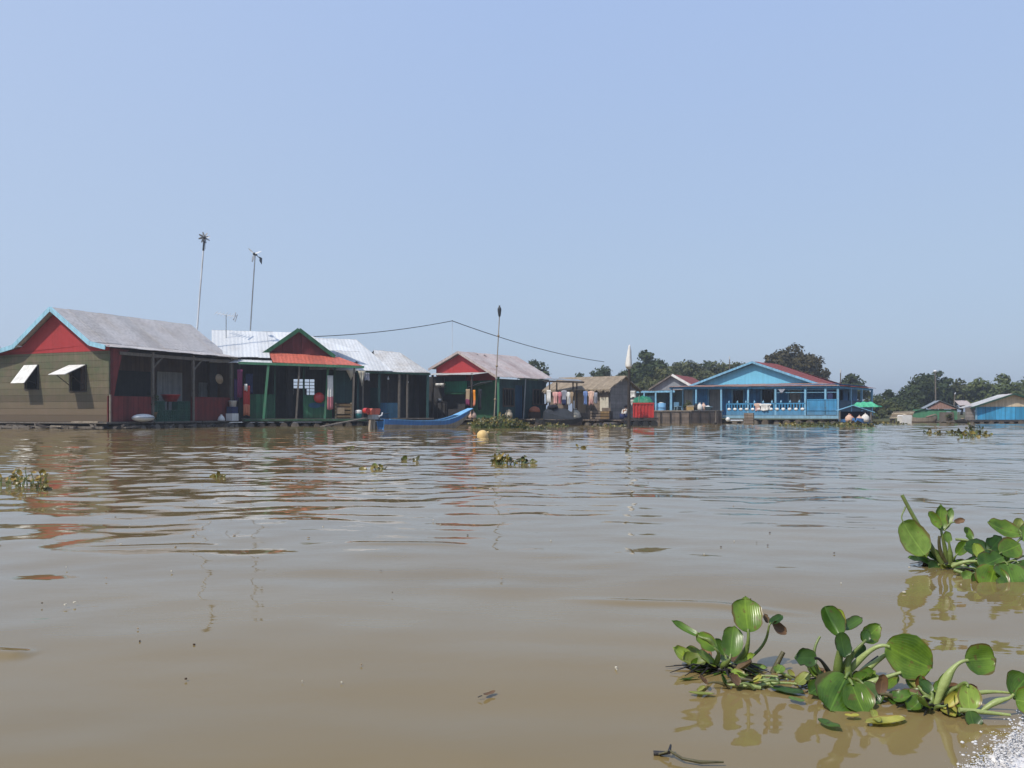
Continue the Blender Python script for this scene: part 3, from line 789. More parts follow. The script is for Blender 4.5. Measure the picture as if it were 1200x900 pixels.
one(t, 'post', 'green_post', lambda m: m.beam((F.x(380.5, .4), .4, zd), (F.x(384.5, .4), .4, 3.25), .1, .1))
def panel(px0, px1, py0, py1, y, name, mat, th=.05):
    x0, x1 = F.x(px0, y), F.x(px1, y); zz0, zz1 = F.z(py1, x0, y), F.z(py0, x0, y)
    return one(t, name, mat, lambda m: m.box(x0, x1, y, y + th, max(zz0, zd), zz1))
panel(293, 322, 462, 491, .7, 'half_wall', 'green_paint')
hwall = panel(355.5, 389, 463, 491, .7, 'half_wall', 'green_paint')
# blue fish emblem on the half wall
one(hwall, 'painted_fish', 'blue_panel', lambda m: m.prism([(F.x(369, .69) + .34 * math.cos(a) * (1.0 if math.cos(a) < .8 else 1.0), .688, F.z(475, 4, .69) + .15 * math.sin(a)) for a in [i * math.pi / 9 for i in range(18)]], (0, .01, 0)) and m.prism([(F.x(369, .69) + .3, .686, F.z(475, 4, .69)), (F.x(369, .69) + .55, .686, F.z(475, 4, .69) + .16), (F.x(369, .69) + .55, .686, F.z(475, 4, .69) - .16)], (0, .01, 0)))
panel(392.5, 412.5, 428, 472, 1.4, 'side_panel', 'teal_wall')
# interior: dark rooms, a barred opening that shows the sky behind
xo0, xo1 = F.x(344, 4.6), F.x(368.5, 4.6); zo0, zo1 = F.z(463, 3, 4.6), F.z(444, 3, 4.6)
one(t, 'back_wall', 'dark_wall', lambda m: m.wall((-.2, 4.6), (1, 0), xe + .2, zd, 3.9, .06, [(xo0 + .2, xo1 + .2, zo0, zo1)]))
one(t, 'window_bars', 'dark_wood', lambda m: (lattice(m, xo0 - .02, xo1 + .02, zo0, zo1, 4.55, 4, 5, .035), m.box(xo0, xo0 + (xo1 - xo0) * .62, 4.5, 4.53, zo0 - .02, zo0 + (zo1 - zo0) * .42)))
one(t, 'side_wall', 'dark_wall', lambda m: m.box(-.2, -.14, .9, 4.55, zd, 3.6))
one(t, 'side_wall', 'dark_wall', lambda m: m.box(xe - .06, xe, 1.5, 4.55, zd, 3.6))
one(t, 'added_gap_wall', 'dark_wall', lambda m: m.box(-1.7, -.21, 1.0, 1.06, zd, 3.5))  # added dark wall, hides the bright sky between the two houses
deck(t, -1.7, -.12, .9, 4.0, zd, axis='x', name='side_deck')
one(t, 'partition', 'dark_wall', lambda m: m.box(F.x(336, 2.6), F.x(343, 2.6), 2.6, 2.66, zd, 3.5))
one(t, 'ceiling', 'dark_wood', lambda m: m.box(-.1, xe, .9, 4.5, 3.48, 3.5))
FB = F
G = 'washing hung on the floating houses'
def hang(px, py0, py1, wpx, y, mat, label, kind='cloth', seed=0, hem=None, name='hanging_cloth'):
    x = F.x(px, y); z0 = F.z(py0, x, y); z1 = F.z(py1, x, y); w = wpx * F.at(x, y)[1] / FPX
    return garment(F.w(x, y, z0), w, z0 - z1, mat, label, kind, F.rz, seed, G, hem=hem, name=name)
hang(281, 433, 466, 6, -.05, 'cloth_magenta', 'dark magenta garment hanging at the gap between the two nearest houses', seed=1)
hang(277, 444, 470, 5, .25, 'cloth_violet', 'dark violet garment behind the magenta one', seed=2)
hang(289, 452, 487, 7.5, -.2, 'cloth_red', 'long red and orange sarong hanging beside the green half wall', seed=3, hem='cloth_salmon')
hang(288, 450, 458, 3.5, -.23, 'cloth_white', 'small white cloth pegged over the red sarong', seed=4)
hang(292, 438, 462, 8, .6, 'cloth_navy', 'navy cloth behind the red sarong', seed=5)
hang(387, 440, 480, 6.5, .2, 'cloth_white', 'white garment with a pink lower half hanging by the green post', seed=6, hem='cloth_pink')
o = thing('basin', 'round red basin hung on the green half wall', 'basin', F.w(F.x(374, .6), .6, F.z(472.5, F.x(374, .6), .6)), F.rz)
one(o, 'bowl', 'red_plastic', lambda m: m.lathe((0, 0, .3), [(.16, .12), (.27, .02), (.29, .0), (.27, -.01), (.15, .1)], 20, M=Matrix.Rotation(math.radians(82), 3, 'X')))
o = thing('wooden_crate', 'brown slatted crate on the deck below the dark teal panel', 'crate', F.w(F.x(402, .5), .5, zd), F.rz)
cw = (F.x(413, .5) - F.x(392, .5)) / 2 - .03
for k in range(4): one(o, 'slat', 'brown_crate', lambda m: m.box(-cw, cw, -.2, -.17, .06 + k * .2, .2 + k * .2))
for sx in (-1, 1): one(o, 'corner_post', 'bamboo', lambda m: m.box(sx * (cw - .04) - .04, sx * (cw - .04) + .04, -.165, -.09, 0, .86))
one(o, 'box_body', 'dark_wood', lambda m: m.box(-cw + .02, cw - .02, -.085, .3, .02, .8))
one(o, 'label_panel', 'cloth_tan', lambda m: m.box(-cw + .08, cw * .1, -.225, -.203, .25, .6))

# ===== dark teal house under the bright tin roof =====
F = Frame(-8.6, 47.3, 24)
t = thing('floating_house', 'dark teal floating house with bright white hipped tin roof beside a duller one', 'floating house', F.loc, F.rz)
xe = F.x(504); zd = .42
zt1 = F.z(434.5, 1, 0)
r0, r1 = F.x(363, 3.0), F.x(417, 3.0); zr = F.z(397.5, 0, 3.0); e1 = F.x(460)
one(t, 'roof', 'tin_white', lambda m: (m.sheets((r0 - .6, -.1, zt1), (e1, -.1, zt1), (r0, 3.0, zr), (r1, 3.0, zr), 7),
                                       m.sheets((r0 - .6, 6.1, zt1), (e1, 6.1, zt1), (r0, 3.0, zr + .01), (r1, 3.0, zr + .01), 7),
                                       m.sheets((e1 + .01, -.1, zt1 + .0), (e1 + .01, 6.1, zt1), (r1 + .02, 2.95, zr), (r1 + .02, 3.05, zr), 5)))
q0, q1 = F.x(446, 2.8), F.x(468, 2.8); zq = F.z(411.5, 2, 2.8); zt2 = F.z(437, xe, 0)
one(t, 'roof', 'tin_dull', lambda m: (m.sheets((e1 - 1.2, -.05, zt1 - .05), (xe, -.05, zt2), (q0 - .4, 2.8, zq + .05), (q1, 2.8, zq - .05), 5),
                                      m.sheets((e1 - 1.2, 5.6, zt1 - .05), (xe, 5.6, zt2), (q0 - .4, 2.8, zq + .06), (q1, 2.8, zq - .04), 5),
                                      m.sheets((xe + .01, -.05, zt2), (xe + .01, 5.6, zt2), (q1 + .02, 2.75, zq - .05), (q1 + .02, 2.85, zq - .05), 5)))
one(t, 'fascia', 'dark_green_trim', lambda m: (m.beam((-.3, -.05, zt1 - .1), (e1, -.05, zt1 - .1), .05, .1), m.beam((e1, -.06, zt1 - .1), (xe, -.06, zt2 - .08), .05, .1)))
deck(t, -.3, xe + .2, -.1, 5.2, zd, axis='x')
floats(t, -.2, xe, -.2, 5.2, 8, .18)
one(t, 'under_deck_shade', 'black_rubber_and_shade', lambda m: m.box(-.5, xe + .3, 1.0, 1.06, -.2, zd - .2))  # added black sheet, darkens the open gap between deck and water
for px, mt, r in ((419, 'teal_wall', .05), (425, 'grey_wood', .04), (444, 'teal_wall', .06), (467.5, 'grey_wood', .055), (477, 'grey_wood', .045), (501, 'teal_wall', .06)):
    x = F.x(px, .05); posts(t, [((x, .05, zd), (x + .02, .05, zt2 - .1))], mt, r)
x = F.x(455, .3); posts(t, [((x, .3, zd), (x, .3, zt2 - .1))], 'dark_wood', .03)
one(t, 'half_wall', 'blue_panel', lambda m: m.box(F.x(445.5, .12), F.x(466.5, .12), .12, .17, zd, F.z(472, 2, .12)))
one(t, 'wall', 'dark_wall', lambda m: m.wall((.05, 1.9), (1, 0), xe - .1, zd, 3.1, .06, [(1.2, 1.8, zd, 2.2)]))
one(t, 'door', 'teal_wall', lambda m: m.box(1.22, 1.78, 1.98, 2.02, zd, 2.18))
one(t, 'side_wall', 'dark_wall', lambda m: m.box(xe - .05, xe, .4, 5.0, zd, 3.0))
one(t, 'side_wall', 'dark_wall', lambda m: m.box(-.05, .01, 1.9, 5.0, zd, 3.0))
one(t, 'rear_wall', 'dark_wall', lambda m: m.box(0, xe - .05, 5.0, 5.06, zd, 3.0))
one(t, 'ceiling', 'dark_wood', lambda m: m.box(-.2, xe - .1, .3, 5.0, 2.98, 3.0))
one(t, 'lamp', 'metal_white', lambda m: m.lathe((F.x(477.5, .2), .2, F.z(448.5, 3, .2)), [(.02, .2), (.03, .12), (.07, .06), (.07, 0), (.02, -.03)], 10))
one(t, 'lamp', 'metal_white', lambda m: m.lathe((F.x(455, .2), .2, F.z(445, 3, .2)), [(.02, .2), (.03, .12), (.06, .06), (.06, 0), (.02, -.03)], 10))
FC = F
hang(411.5, 433, 445, 13, -.25, 'cloth_cream', 'cream tarpaulin slung between two posts beside the salmon awning', 'tri', 11)
hang(424, 435, 452, 9, -.2, 'cloth_cream', 'pointed cream cloth hanging beside the slung tarpaulin', 'tri', 12)
hang(430, 437, 446, 6, -.1, 'cloth_grey', 'small grey rag beside the pointed cream cloth', 'cloth', 13)
o = thing('bucket', 'teal bucket with a white lid at the deck end beside the motor', 'bucket', F.w(F.x(420, -.5), -.5, zd - .05))
one(o, 'bucket_body', 'teal_plastic', lambda m: m.lathe((0, 0, 0), [(.14, 0), (.19, .28), (.19, .3), (.12, .3)], 16))
one(o, 'lid', 'white_plastic', lambda m: m.lathe((0, 0, .302), [(.19, 0), (.2, .02), (.2, .15), (.17, .19), (.05, .2)], 16))
o = thing('gangplank', 'long grey plank sloping from the water to the teal bucket', 'plank', (0, 0, 0))
one(o, 'board', 'grey_wood', lambda m: m.beam((gx(378, 42), 42, .04), (gx(428, 45.6), 45.6, gz(490, 45.6)), .28, .05))
one(o, 'batten', 'dark_wood', lambda m: m.beam((gx(384, 42.4), 42.4, .1), (gx(388, 42.6), 42.6, .12), .05, .03))

# ===== red gabled house with the pinkish roof =====
F = Frame(-.85, 50.0, 53.13)
t = thing('floating_house', 'small floating house with red gable, green wall and faded pink tin roof', 'floating house', F.loc, F.rz)
L = 6.0; zd = .36
ez, ap, el = F.z(441.5, 0, 0), F.z(412, 0, 3.1), F.z(432.5, 0, 5.5)
ya, yl = F.y(537, 0), F.y(502.5, 0)
one(t, 'roof', 'tin_pink', lambda m: m.roofprof([(0, ez), (ya, ap), (yl, el)], 0, L, 7))
for xx in (1.5, 2.2, 4.9): one(t, 'roof_patch', 'tin_rust' if xx > 4 else 'dark_wood', lambda m: m.beam((xx, ya - .25, ap - .1), (xx, ya - 1.3, ap - .25 - 1.15 * (ap - ez) / ya + .05), .1, .02, up=(0, -.4, .9)))
for a, b in (((0, ez), (ya, ap)), ((ya, ap), (yl, el))):
    one(t, 'bargeboard', 'tin_pink', lambda m: m.beam((-.04, a[0], a[1] - .04), (-.04, b[0], b[1] - .04), .03, .14))
zg = F.z(446, .3, 2)
one(t, 'gable', 'red_gable', lambda m: m.prism([(.3, .45, zg), (.3, .45, ez + .1), (.3, ya, ap - .1), (.3, yl - .35, el + .08), (.3, yl - .35, zg)], (.07, 0, 0)))
one(t, 'wall', 'green_paint', lambda m: m.wall((.4, .45), (0, 1), yl - .8, zd, zg - .003, .07, [(1.9, 3.3, zd, 1.9)]))
vy = .55
def fx(px): return F.x(px, vy)
hol = [(fx(590) - .4, fx(601.5) - .4, F.z(475, 1, vy), F.z(456, 1, vy)), (fx(604) - .4, fx(614) - .4, zd, F.z(451, 2, vy)), (fx(625) - .4, fx(640) - .4, F.z(473, 4, vy), F.z(457, 4, vy))]
one(t, 'wall', 'teal_wall', lambda m: m.wall((.4, vy), (1, 0), L - .7, zd, 2.75, .06, hol))
for h in (hol[0], hol[2]):
    a, b, c, d = h[0] + .4, h[1] + .4, h[2], h[3]
    wnd = one(t, 'window', 'brown_wall', lambda m: (m.box(a - .09, a, vy - .04, vy + .02, c - .08, d + .08), m.box(b, b + .09, vy - .04, vy + .02, c - .08, d + .08), m.box(a, b, vy - .04, vy + .02, d, d + .08), m.box(a, b, vy - .04, vy + .02, c - .08, c)))
    one(wnd, 'bars', 'grey_wood', lambda m: [m.box(a + (b - a) * k / 4 - .015, a + (b - a) * k / 4 + .015, vy + .005, vy + .03, c, d) for k in (1, 2, 3)])
one(t, 'door', 'blue_panel', lambda m: m.box(hol[1][0] + .42, hol[1][1] + .38, vy + .12, vy + .16, zd, hol[1][3]))
posts(t, [((F.x(584.5, .0) + .1, .1, zd), (F.x(584.5, 0) + .1, .1, ez))], 'green_post', .05)
posts(t, [((F.x(613.5, .08), .08, zd), (F.x(616, .08), .08, ez - .02))], 'metal_grey', .04, False)
one(t, 'inner_wall', 'dark_wall', lambda m: m.box(.5, L - .3, 2.2, 2.26, zd, 2.7))
one(t, 'rear_wall', 'dark_wall', lambda m: m.box(.4, L - .3, yl - .5, yl - .44, zd, 2.9))
one(t, 'end_wall', 'dark_wall', lambda m: m.box(L - .36, L - .3, .6, yl - .5, zd, 2.75))
deck(t, -1.3, L - .1, -.1, yl, zd, axis='x')
floats(t, -1.2, L - .2, -.15, yl, 10, .17)
# low porch in front of the gable
pz = F.z(439, -1.2, 3)
one(t, 'porch_roof', 'tin_dull', lambda m: m.sheets((-1.5, F.y(556, -1.5), pz - .06), (-1.5, F.y(499, -1.5), pz), (.28, F.y(556, -1.5) + .1, pz + .14), (.28, yl - .3, pz + .18), 4))
one(t, 'porch_panel', 'green_tarp', lambda m: m.box(-.62, -.57, F.y(547, -.6), F.y(521, -.6), F.z(460, -.6, 3), F.z(447, -.6, 3)))
one(t, 'porch_screen', 'green_paint', lambda m: m.box(-.66, -.63, F.y(546, -.6), F.y(522, -.6), F.z(462, -.6, 3), F.z(459.5, -.6, 3)))
one(t, 'small_awning', 'metal_grey', lambda m: m.prism([(-.9, F.y(568, -.5), F.z(449, -.5, 1)), (-.9, F.y(553, -.5), F.z(454, -.5, 1)), (.2, F.y(553, -.5), F.z(451, -.5, 1)), (.2, F.y(568, -.5), F.z(447, -.5, 1))], (0, 0, .03)))
posts(t, [((-1.3, y, zd), (-1.3, y, pz)) for y in (F.y(507, -1.3), F.y(553, -1.3))], 'dark_wood', .05)
one(t, 'porch_wall', 'dark_wall', lambda m: m.box(-.2, -.14, F.y(545, -.2), F.y(494, -.2), zd, 2.95))  # widened past the porch to darken the bright gap beside it
FD = F
def hangd(px, py0, py1, wpx, xx, mat, label, kind='cloth', seed=0, hem=None):
    y = F.y(px, xx); z0 = F.z(py0, xx, y); z1 = F.z(py1, xx, y); w = wpx * F.at(xx, y)[1] / FPX
    return garment(F.w(xx, y, z0), w, z0 - z1, mat, label, kind, F.rz + math.pi / 2, seed, G, hem=hem)
hangd(548, 456, 475, 6, -1.2, 'cloth_tan', 'brownish orange cloth hanging in the porch of the red gabled house', seed=21, hem='cloth_magenta')
hangd(555, 457, 476, 6, -1.25, 'cloth_orange', 'bright orange robe hanging in the porch of the red gabled house', seed=22, hem='cloth_salmon')
hangd(562, 456, 480, 5, -.9, 'cloth_black', 'black cloth hanging beside the bright orange robe', seed=23)
o = thing('hanging_bowls', 'pair of white bowls on a rack under the low porch roof', 'bowls', F.w(-1.1, F.y(516, -1.1), F.z(453.5, -1.1, 4)), F.rz)
for k in (-1, 1): one(o, 'bowl', 'white_plastic', lambda m: m.lathe((0, k * .17, .0), [(.08, .0), (.16, .1), (.17, .2), (.14, .21), (.07, .03)], 14))
one(o, 'rack', 'dark_wood', lambda m: (m.box(-.12, .12, -.42, .42, -.04, -.003), m.beam((-.1, -.4, -.04), (-.1, -.4, .6), .03, .03), m.beam((-.1, .4, -.04), (-.1, .4, .6), .03, .03)))
o = thing('jar_rack', 'small dark shelf with a pale pot below the pair of white bowls', 'shelf', F.w(-1.1, F.y(515, -1.1), zd), F.rz)
one(o, 'shelf_board', 'dark_wood', lambda m: m.box(-.2, .2, -.4, .4, .95, 1.0))
one(o, 'legs', 'dark_wood', lambda m: [m.box(sx * .17 - .03, sx * .17 + .03, sy * .35 - .03, sy * .35 + .03, 0, .948) for sx in (-1, 1) for sy in (-1, 1)])
one(o, 'pot', 'metal_grey', lambda m: m.lathe((0, .0, 1.003), [(.1, 0), (.17, .06), (.17, .15), (.12, .2), (.14, .22)], 14))
o = thing('cloth_sack', 'pale orange sack on the deck beneath the hanging orange robe', 'sack', F.w(-1.15, F.y(553.5, -1.15), zd))
one(o, 'sack_body', 'cloth_peach', lambda m: m.lathe((0, 0, 0), [(.16, 0), (.24, .1), (.22, .28), (.12, .42), (.05, .46), (.08, .52)], 12))
one(o, 'tie', 'cloth_red', lambda m: m.lathe((0, 0, .44), [(.06, 0), (.075, .01), (.075, .03), (.06, .04)], 10))
o = thing('clay_jar', 'cream clay jar standing among the water plants before the window', 'jar', F.w(F.x(597, -.1), -.05, zd))
one(o, 'jar_body', 'cream', lambda m: m.lathe((0, 0, 0), [(.12, 0), (.22, .15), (.23, .3), (.14, .42), (.16, .46), (.12, .46)], 16))
one(o, 'lid', 'pale_wood', lambda m: m.lathe((0, 0, .462), [(.17, 0), (.17, .03), (.05, .08), (.03, .12)], 16))
o = thing('cloth_heap', 'faded red cloth heap on a crate at the verandah of the pink roofed house', 'cloth heap', F.w(F.x(628, -.0), .1, zd), F.rz)
one(o, 'crate', 'brown_wall', lambda m: m.box(-.33, .33, -.25, .25, 0, .4))
one(o, 'heap', 'cloth_salmon', lambda m: m.lathe((0, 0, .4), [(.34, 0), (.36, .12), (.28, .25), (.15, .33), (.03, .36)], 11))

# ===== grey canopy and its poles =====
F = Frame(gx(640, 49.5), 49.5, -8)
t = thing('canopy', 'flat grey tin canopy on thin dark poles beside the thatched hut', 'canopy', F.loc, F.rz)
xe = F.x(683)
one(t, 'roof', 'tin_slate', lambda m: m.sheets((-.1, -.3, F.z(444.5)), (xe, -.3, F.z(447.2)), (-.1, 2.2, F.z(441.0)), (xe - .4, 2.2, F.z(443.5)), 4))
one(t, 'fascia', 'dark_wood', lambda m: m.beam((-.1, -.27, F.z(446.8)), (xe + .1, -.27, F.z(448.5)), .05, .1))
posts(t, [((F.x(px, 0), 0, .0), (F.x(px, 0), 0, F.z(448.5))) for px in (652.5, 671.5)], 'dark_wood', .04, False)
posts(t, [((F.x(px, 1.8), 1.8, .0), (F.x(px, 1.8), 1.8, F.z(446))) for px in (644, 676)], 'dark_wood', .04, False)
one(t, 'clothes_rail', 'bamboo', lambda m: m.tube([(F.x(641), .02, F.z(457)), (F.x(700), .02, F.z(457))], .018, 6))
posts(t, [((F.x(690.5), .06, .0), (F.x(690.5), .06, F.z(456.5)))], 'dark_wood', .035, False)
def hang2(px, py0, py1, wpx, mat, label, kind='cloth', seed=0, hem=None):
    return hang(px, py0, py1, wpx, -.03, mat, label, kind, seed, hem)
hang2(643, 457, 472, 5, 'cloth_white', 'pale grey white towel nearest the pink roofed house', seed=31)
hang2(651, 459, 473, 7, 'cloth_rose', 'dull rose shirt on the rail next to the pale towel', 'shirt', 32)
hang2(656, 459, 473, 4.5, 'cloth_pink', 'bright pink shirt on the clothes rail', 'shirt', 33)
hang2(661, 457, 474, 7, 'cloth_grey', 'blue grey shirt on the clothes rail', 'shirt', 34, hem='cloth_navy')
hang2(666, 459, 474, 4.5, 'cloth_white', 'white shirt between the blue grey and the tan one', 'shirt', 35)
hang2(670, 459, 473, 5, 'cloth_tan', 'tan shirt hanging by the canopy pole', 'shirt', 36)
hang2(686, 458, 474, 5, 'cloth_blue', 'blue shirt hanging before the thatched hut', 'shirt', 37)
hang2(692.5, 458, 474, 7.5, 'cloth_peach', 'broad pale pink shirt hanging before the thatched hut', 'shirt', 38, hem='cloth_rose')
hang2(698, 460, 473, 4, 'cloth_grey', 'grey garment next to the broad pale pink shirt', 'cloth', 39)

# ===== thatched hut =====
F = Frame(2.1, 52.7, -36.9)
t = thing('thatched_hut', 'thatched floating hut with grey plank gable end', 'hut', F.loc, F.rz)
L = 4.45; zd = .33
ez = F.z(456.5, L, 0); ry = 1.75; ap = F.z(440.5, L, ry)
def thatch(m):
    for k, (y0, z0, y1, z1) in enumerate(((-.15, ez - .03, ry, ap), (ry * 2 + .15, ez - .03, ry, ap + .01))):
        for j in range(3):
            a, b = j / 3, (j + 1) / 3 + .08
            P0 = [(-.2 + rng.uniform(-.05, .05), y0 + (y1 - y0) * a, z0 + (z1 - z0) * a + .03 * (2 - j)), (L + .2 + rng.uniform(-.05, .05), y0 + (y1 - y0) * a, z0 + (z1 - z0) * a + .03 * (2 - j))]
            b = min(b, 1.0)
            P1 = [(L + .2 + rng.uniform(-.05, .05), y0 + (y1 - y0) * b, z0 + (z1 - z0) * b + .03 * (2 - j)), (-.2, y0 + (y1 - y0) * b, z0 + (z1 - z0) * b + .03 * (2 - j))]
            m.prism(P0 + P1, (0, 0, -.07))
        for i in range(70):   # straw ends along the eave
            xx = rng.uniform(-.2, L + .2); m.beam((xx, y0 + .1 * (1 if k == 0 else -1), z0 + .06), (xx + rng.uniform(-.05, .05), y0 - .12 * (1 if k == 0 else -1), z0 - rng.uniform(.04, .16)), .04, .02)
one(t, 'roof', 'thatch', thatch)
one(t, 'wall', 'raft_board', lambda m: m.wall((.1, .15), (1, 0), L - .2, zd, ez + .05, .06, [(1.4, 2.2, zd, 1.7)]))
one(t, 'gable_end', 'grey_board', lambda m: m.prism([(L - .06, .2, zd), (L - .06, ry * 2 - .1, zd), (L - .06, ry * 2 - .1, ez), (L - .06, ry, ap - .08), (L - .06, .2, ez + .05)], (.06, 0, 0)))
one(t, 'rear_wall', 'dark_wall', lambda m: m.box(.1, L - .1, ry * 2 - .15, ry * 2 - .1, zd, ez))
one(t, 'wall_mat', 'cloth_tan', lambda m: m.box(F.x(673, .1), F.x(686, .1), .1, .14, F.z(484, 2, 0), F.z(460, 2, 0)))
one(t, 'wall_mat', 'cloth_cream', lambda m: m.box(F.x(703, .1), F.x(713, .1), .1, .14, F.z(487, 3, 0), F.z(466, 3, 0)))
one(t, 'wall_mat', 'raft_board', lambda m: m.box(F.x(714, -.1) - .6, F.x(714, -.1), .06, .09, F.z(492, 3, 0), F.z(478, 3, 0)))
deck(t, -.6, L + .3, -1.6, ry * 2 + .2, zd, axis='x', mat='raft_board')
deck(t, L + .31, L + 1.2, -.6, ry * 2 + .2, zd - .02, axis='x', mat='raft_board', name='side_deck')
floats(t, -.5, L + 1.1, -1.7, ry * 2, 10, .15)
FF = F
o = thing('cloth_sack', 'cream sack slumped at the foot of the canopy pole', 'sack', F.w(F.x(674, -.8), -.8, zd))
one(o, 'sack_body', 'cloth_cream', lambda m: m.lathe((0, 0, 0), [(.3, 0), (.36, .12), (.3, .38), (.16, .52), (.06, .56), (.1, .64)], 12))
one(o, 'tie', 'dark_wood', lambda m: m.lathe((0, 0, .55), [(.07, 0), (.09, .01), (.09, .03), (.07, .04)], 10))
o = thing('plank', 'pale plank lying along the edge of the thatched hut deck', 'plank', F.w(1.2, -1.9, .3), F.rz + math.radians(-8))
one(o, 'board', 'pale_wood', lambda m: m.box(-1.1, .9, -.1, .1, 0, .05))
one(o, 'batten', 'grey_wood', lambda m: m.box(-.9, -.8, -.14, .14, .053, .09))
for i, (px, w, mt, lb) in enumerate(((700, .35, 'raft_board', 'brown plank crate on the thatched hut deck'), (711, .3, 'brown_crate', 'reddish plank crate near the corner of the thatched hut'))):
    o = thing('crate', lb, 'crate', F.w(F.x(px, -.7), -.7, zd), F.rz)
    for k in range(3): one(o, 'slat', mt, lambda m: m.box(-w, w, -.23, -.2, .03 + k * .16, .15 + k * .16))
    one(o, 'box_body', 'dark_wood', lambda m: m.box(-w + .02, w - .02, -.195, .2, .01, .48))
# dark covered boat moored under the washing
o = thing('covered_boat', 'dark covered boat moored under the washing line', 'boat', (gx(655, 48), 48, 0), math.radians(4))
def hullm(m, L, W, H, up0, up1, n=14, inside=1):
    st = []
    for i in range(n + 1):
        u = i / n * 2 - 1
        wd = W / 2 * max(.10, (1 - abs(u) ** 2.4)) ** .7 if abs(u) < 1 else W / 2 * .1
        sh = H + (up1 * max(0, u) ** 2.2 + up0 * max(0, -u) ** 2.2)
        kl = -.18 + (sh * .75 + .18) * max(0, abs(u) - .6) ** 2 * 4.5 * (up1 if u > 0 else up0) / max(up0, up1, .01)
        kl = min(kl, sh - .08)
        x = u * L / 2
        st.append([(x, -wd, sh), (x, -wd * .86, (sh + kl) / 2), (x, -wd * .45, kl), (x, wd * .45, kl), (x, wd * .86, (sh + kl) / 2), (x, wd, sh),
                   (x, wd - .04, sh), (x, wd * .8 - .04, (sh + kl) / 2 + .03), (x, 0, kl + .08), (x, -wd * .8 + .04, (sh + kl) / 2 + .03), (x, -wd + .04, sh)])
    k = len(st[0]); v = [p for s in st for p in s]
    for i in range(n):
        for j in range(k):
            j2 = (j + 1) % k
            mt = 0 if j < 5 else inside
            if j in (1, 2, 3) : mt = 2
            m.add([v[i * k + j], v[(i + 1) * k + j], v[(i + 1) * k + j2], v[i * k + j2]], [(0, 1, 2, 3)], mt)
    m.add(st[0], [tuple(range(k))], 0); m.add(st[-1], [tuple(range(k - 1, -1, -1))], 0)
mb = MB(); hullm(mb, 2.7, .8, .30, .1, .2); mb.build('hull', [M('black_rubber_and_shade'), M('dark_wood'), M('raft_dark')], o)
one(o, 'cover', 'metal_dark', lambda m: m.prism([(-.9, -.36, .34), (-.85, -.3, .75), (-.6, -.1, .98), (.4, -.1, .95), (.75, -.3, .7), (.8, -.36, .34)], (0, .62, 0)))
one(o, 'bundle', 'cloth_black', lambda m: m.lathe((-.35, 0, .96), [(.32, 0), (.3, .12), (.18, .2), (.03, .22)], 10))

# ===== big blue house =====
F = Frame(gx(786, 60.5), 60.5, -39)
t = thing('floating_house', 'large blue floating house with sky blue pediment and red tiled roof', 'floating house', F.loc, F.rz)
xe = F.x(985); D = 7.0; zd = .55
ez0, ez1 = F.z(453.2, 0, 0), F.z(452, xe, 0)
gy = 1.5
ga, gp, gb = F.x(816, gy), F.x(884, gy), F.x(952, gy)
gz0, gzp = F.z(449.0, ga, gy) , F.z(424, gp, gy)
zg0 = (F.z(449.2, ga, gy) + F.z(449.2, gb, gy)) / 2
one(t, 'roof', 'tile_red', lambda m: (m.sheets((ga - .55, gy - .35, zg0 - .14), (ga - .55, D - 1.6, zg0 - .14), (gp, gy - .35, gzp), (gp, D - 1.6, gzp), 7), m.sheets((gb + .55, gy - .35, zg0 - .14), (gb + .55, D - 1.6, zg0 - .14), (gp, gy - .35, gzp + .012), (gp, D - 1.6, gzp + .012), 7),
                                      m.sheets((ga - .55, D, zg0 - .14), (gb + .55, D, zg0 - .14), (gp - .05, D - 1.6, gzp), (gp + .05, D - 1.6, gzp), 6)))
one(t, 'pediment', 'blue_gable', lambda m: m.prism([(ga, gy, zg0 - .25), (gb, gy, zg0 - .25), (gb, gy, zg0), (gp, gy, gzp - .12), (ga, gy, zg0)], (0, .08, 0)))
one(t, 'bargeboard', 'blue_pale', lambda m: m.beam((ga - .6, gy - .37, zg0 - .2), (gp, gy - .37, gzp - .04), .05, .14))
one(t, 'bargeboard', 'blue_pale', lambda m: m.beam((gb + .6, gy - .37, zg0 - .2), (gp, gy - .365, gzp - .04), .05, .14))
zs = zg0 - .06
def skirt(m):
    m.sheets((-.15, -.15, ez0), (xe, -.15, ez1), (ga - .6, gy - .02, zs), (gb + .6, gy - .02, zs), 10, jit=.02)
one(t, 'skirt_roof', 'tin_rust', skirt)
one(t, 'skirt_roof', 'tile_red', lambda m: (m.sheets((xe + .02, -.1, ez1), (xe + .02, D + .4, ez1), (gb + .62, gy, zs), (gb + .62, D - .4, zs), 8, jit=.02), m.sheets((-.17, -.1, ez0), (-.17, D + .4, ez0), (ga - .62, gy, zs), (ga - .62, D - .4, zs), 8, jit=.02)))
one(t, 'fascia', 'blue_rail', lambda m: (m.beam((-.1, .0, ez0 - .09), (xe - .1, .0, ez1 - .09), .05, .12), m.box(xe - .12, xe - .07, .05, D, ez1 - .16, ez1 - .04)))
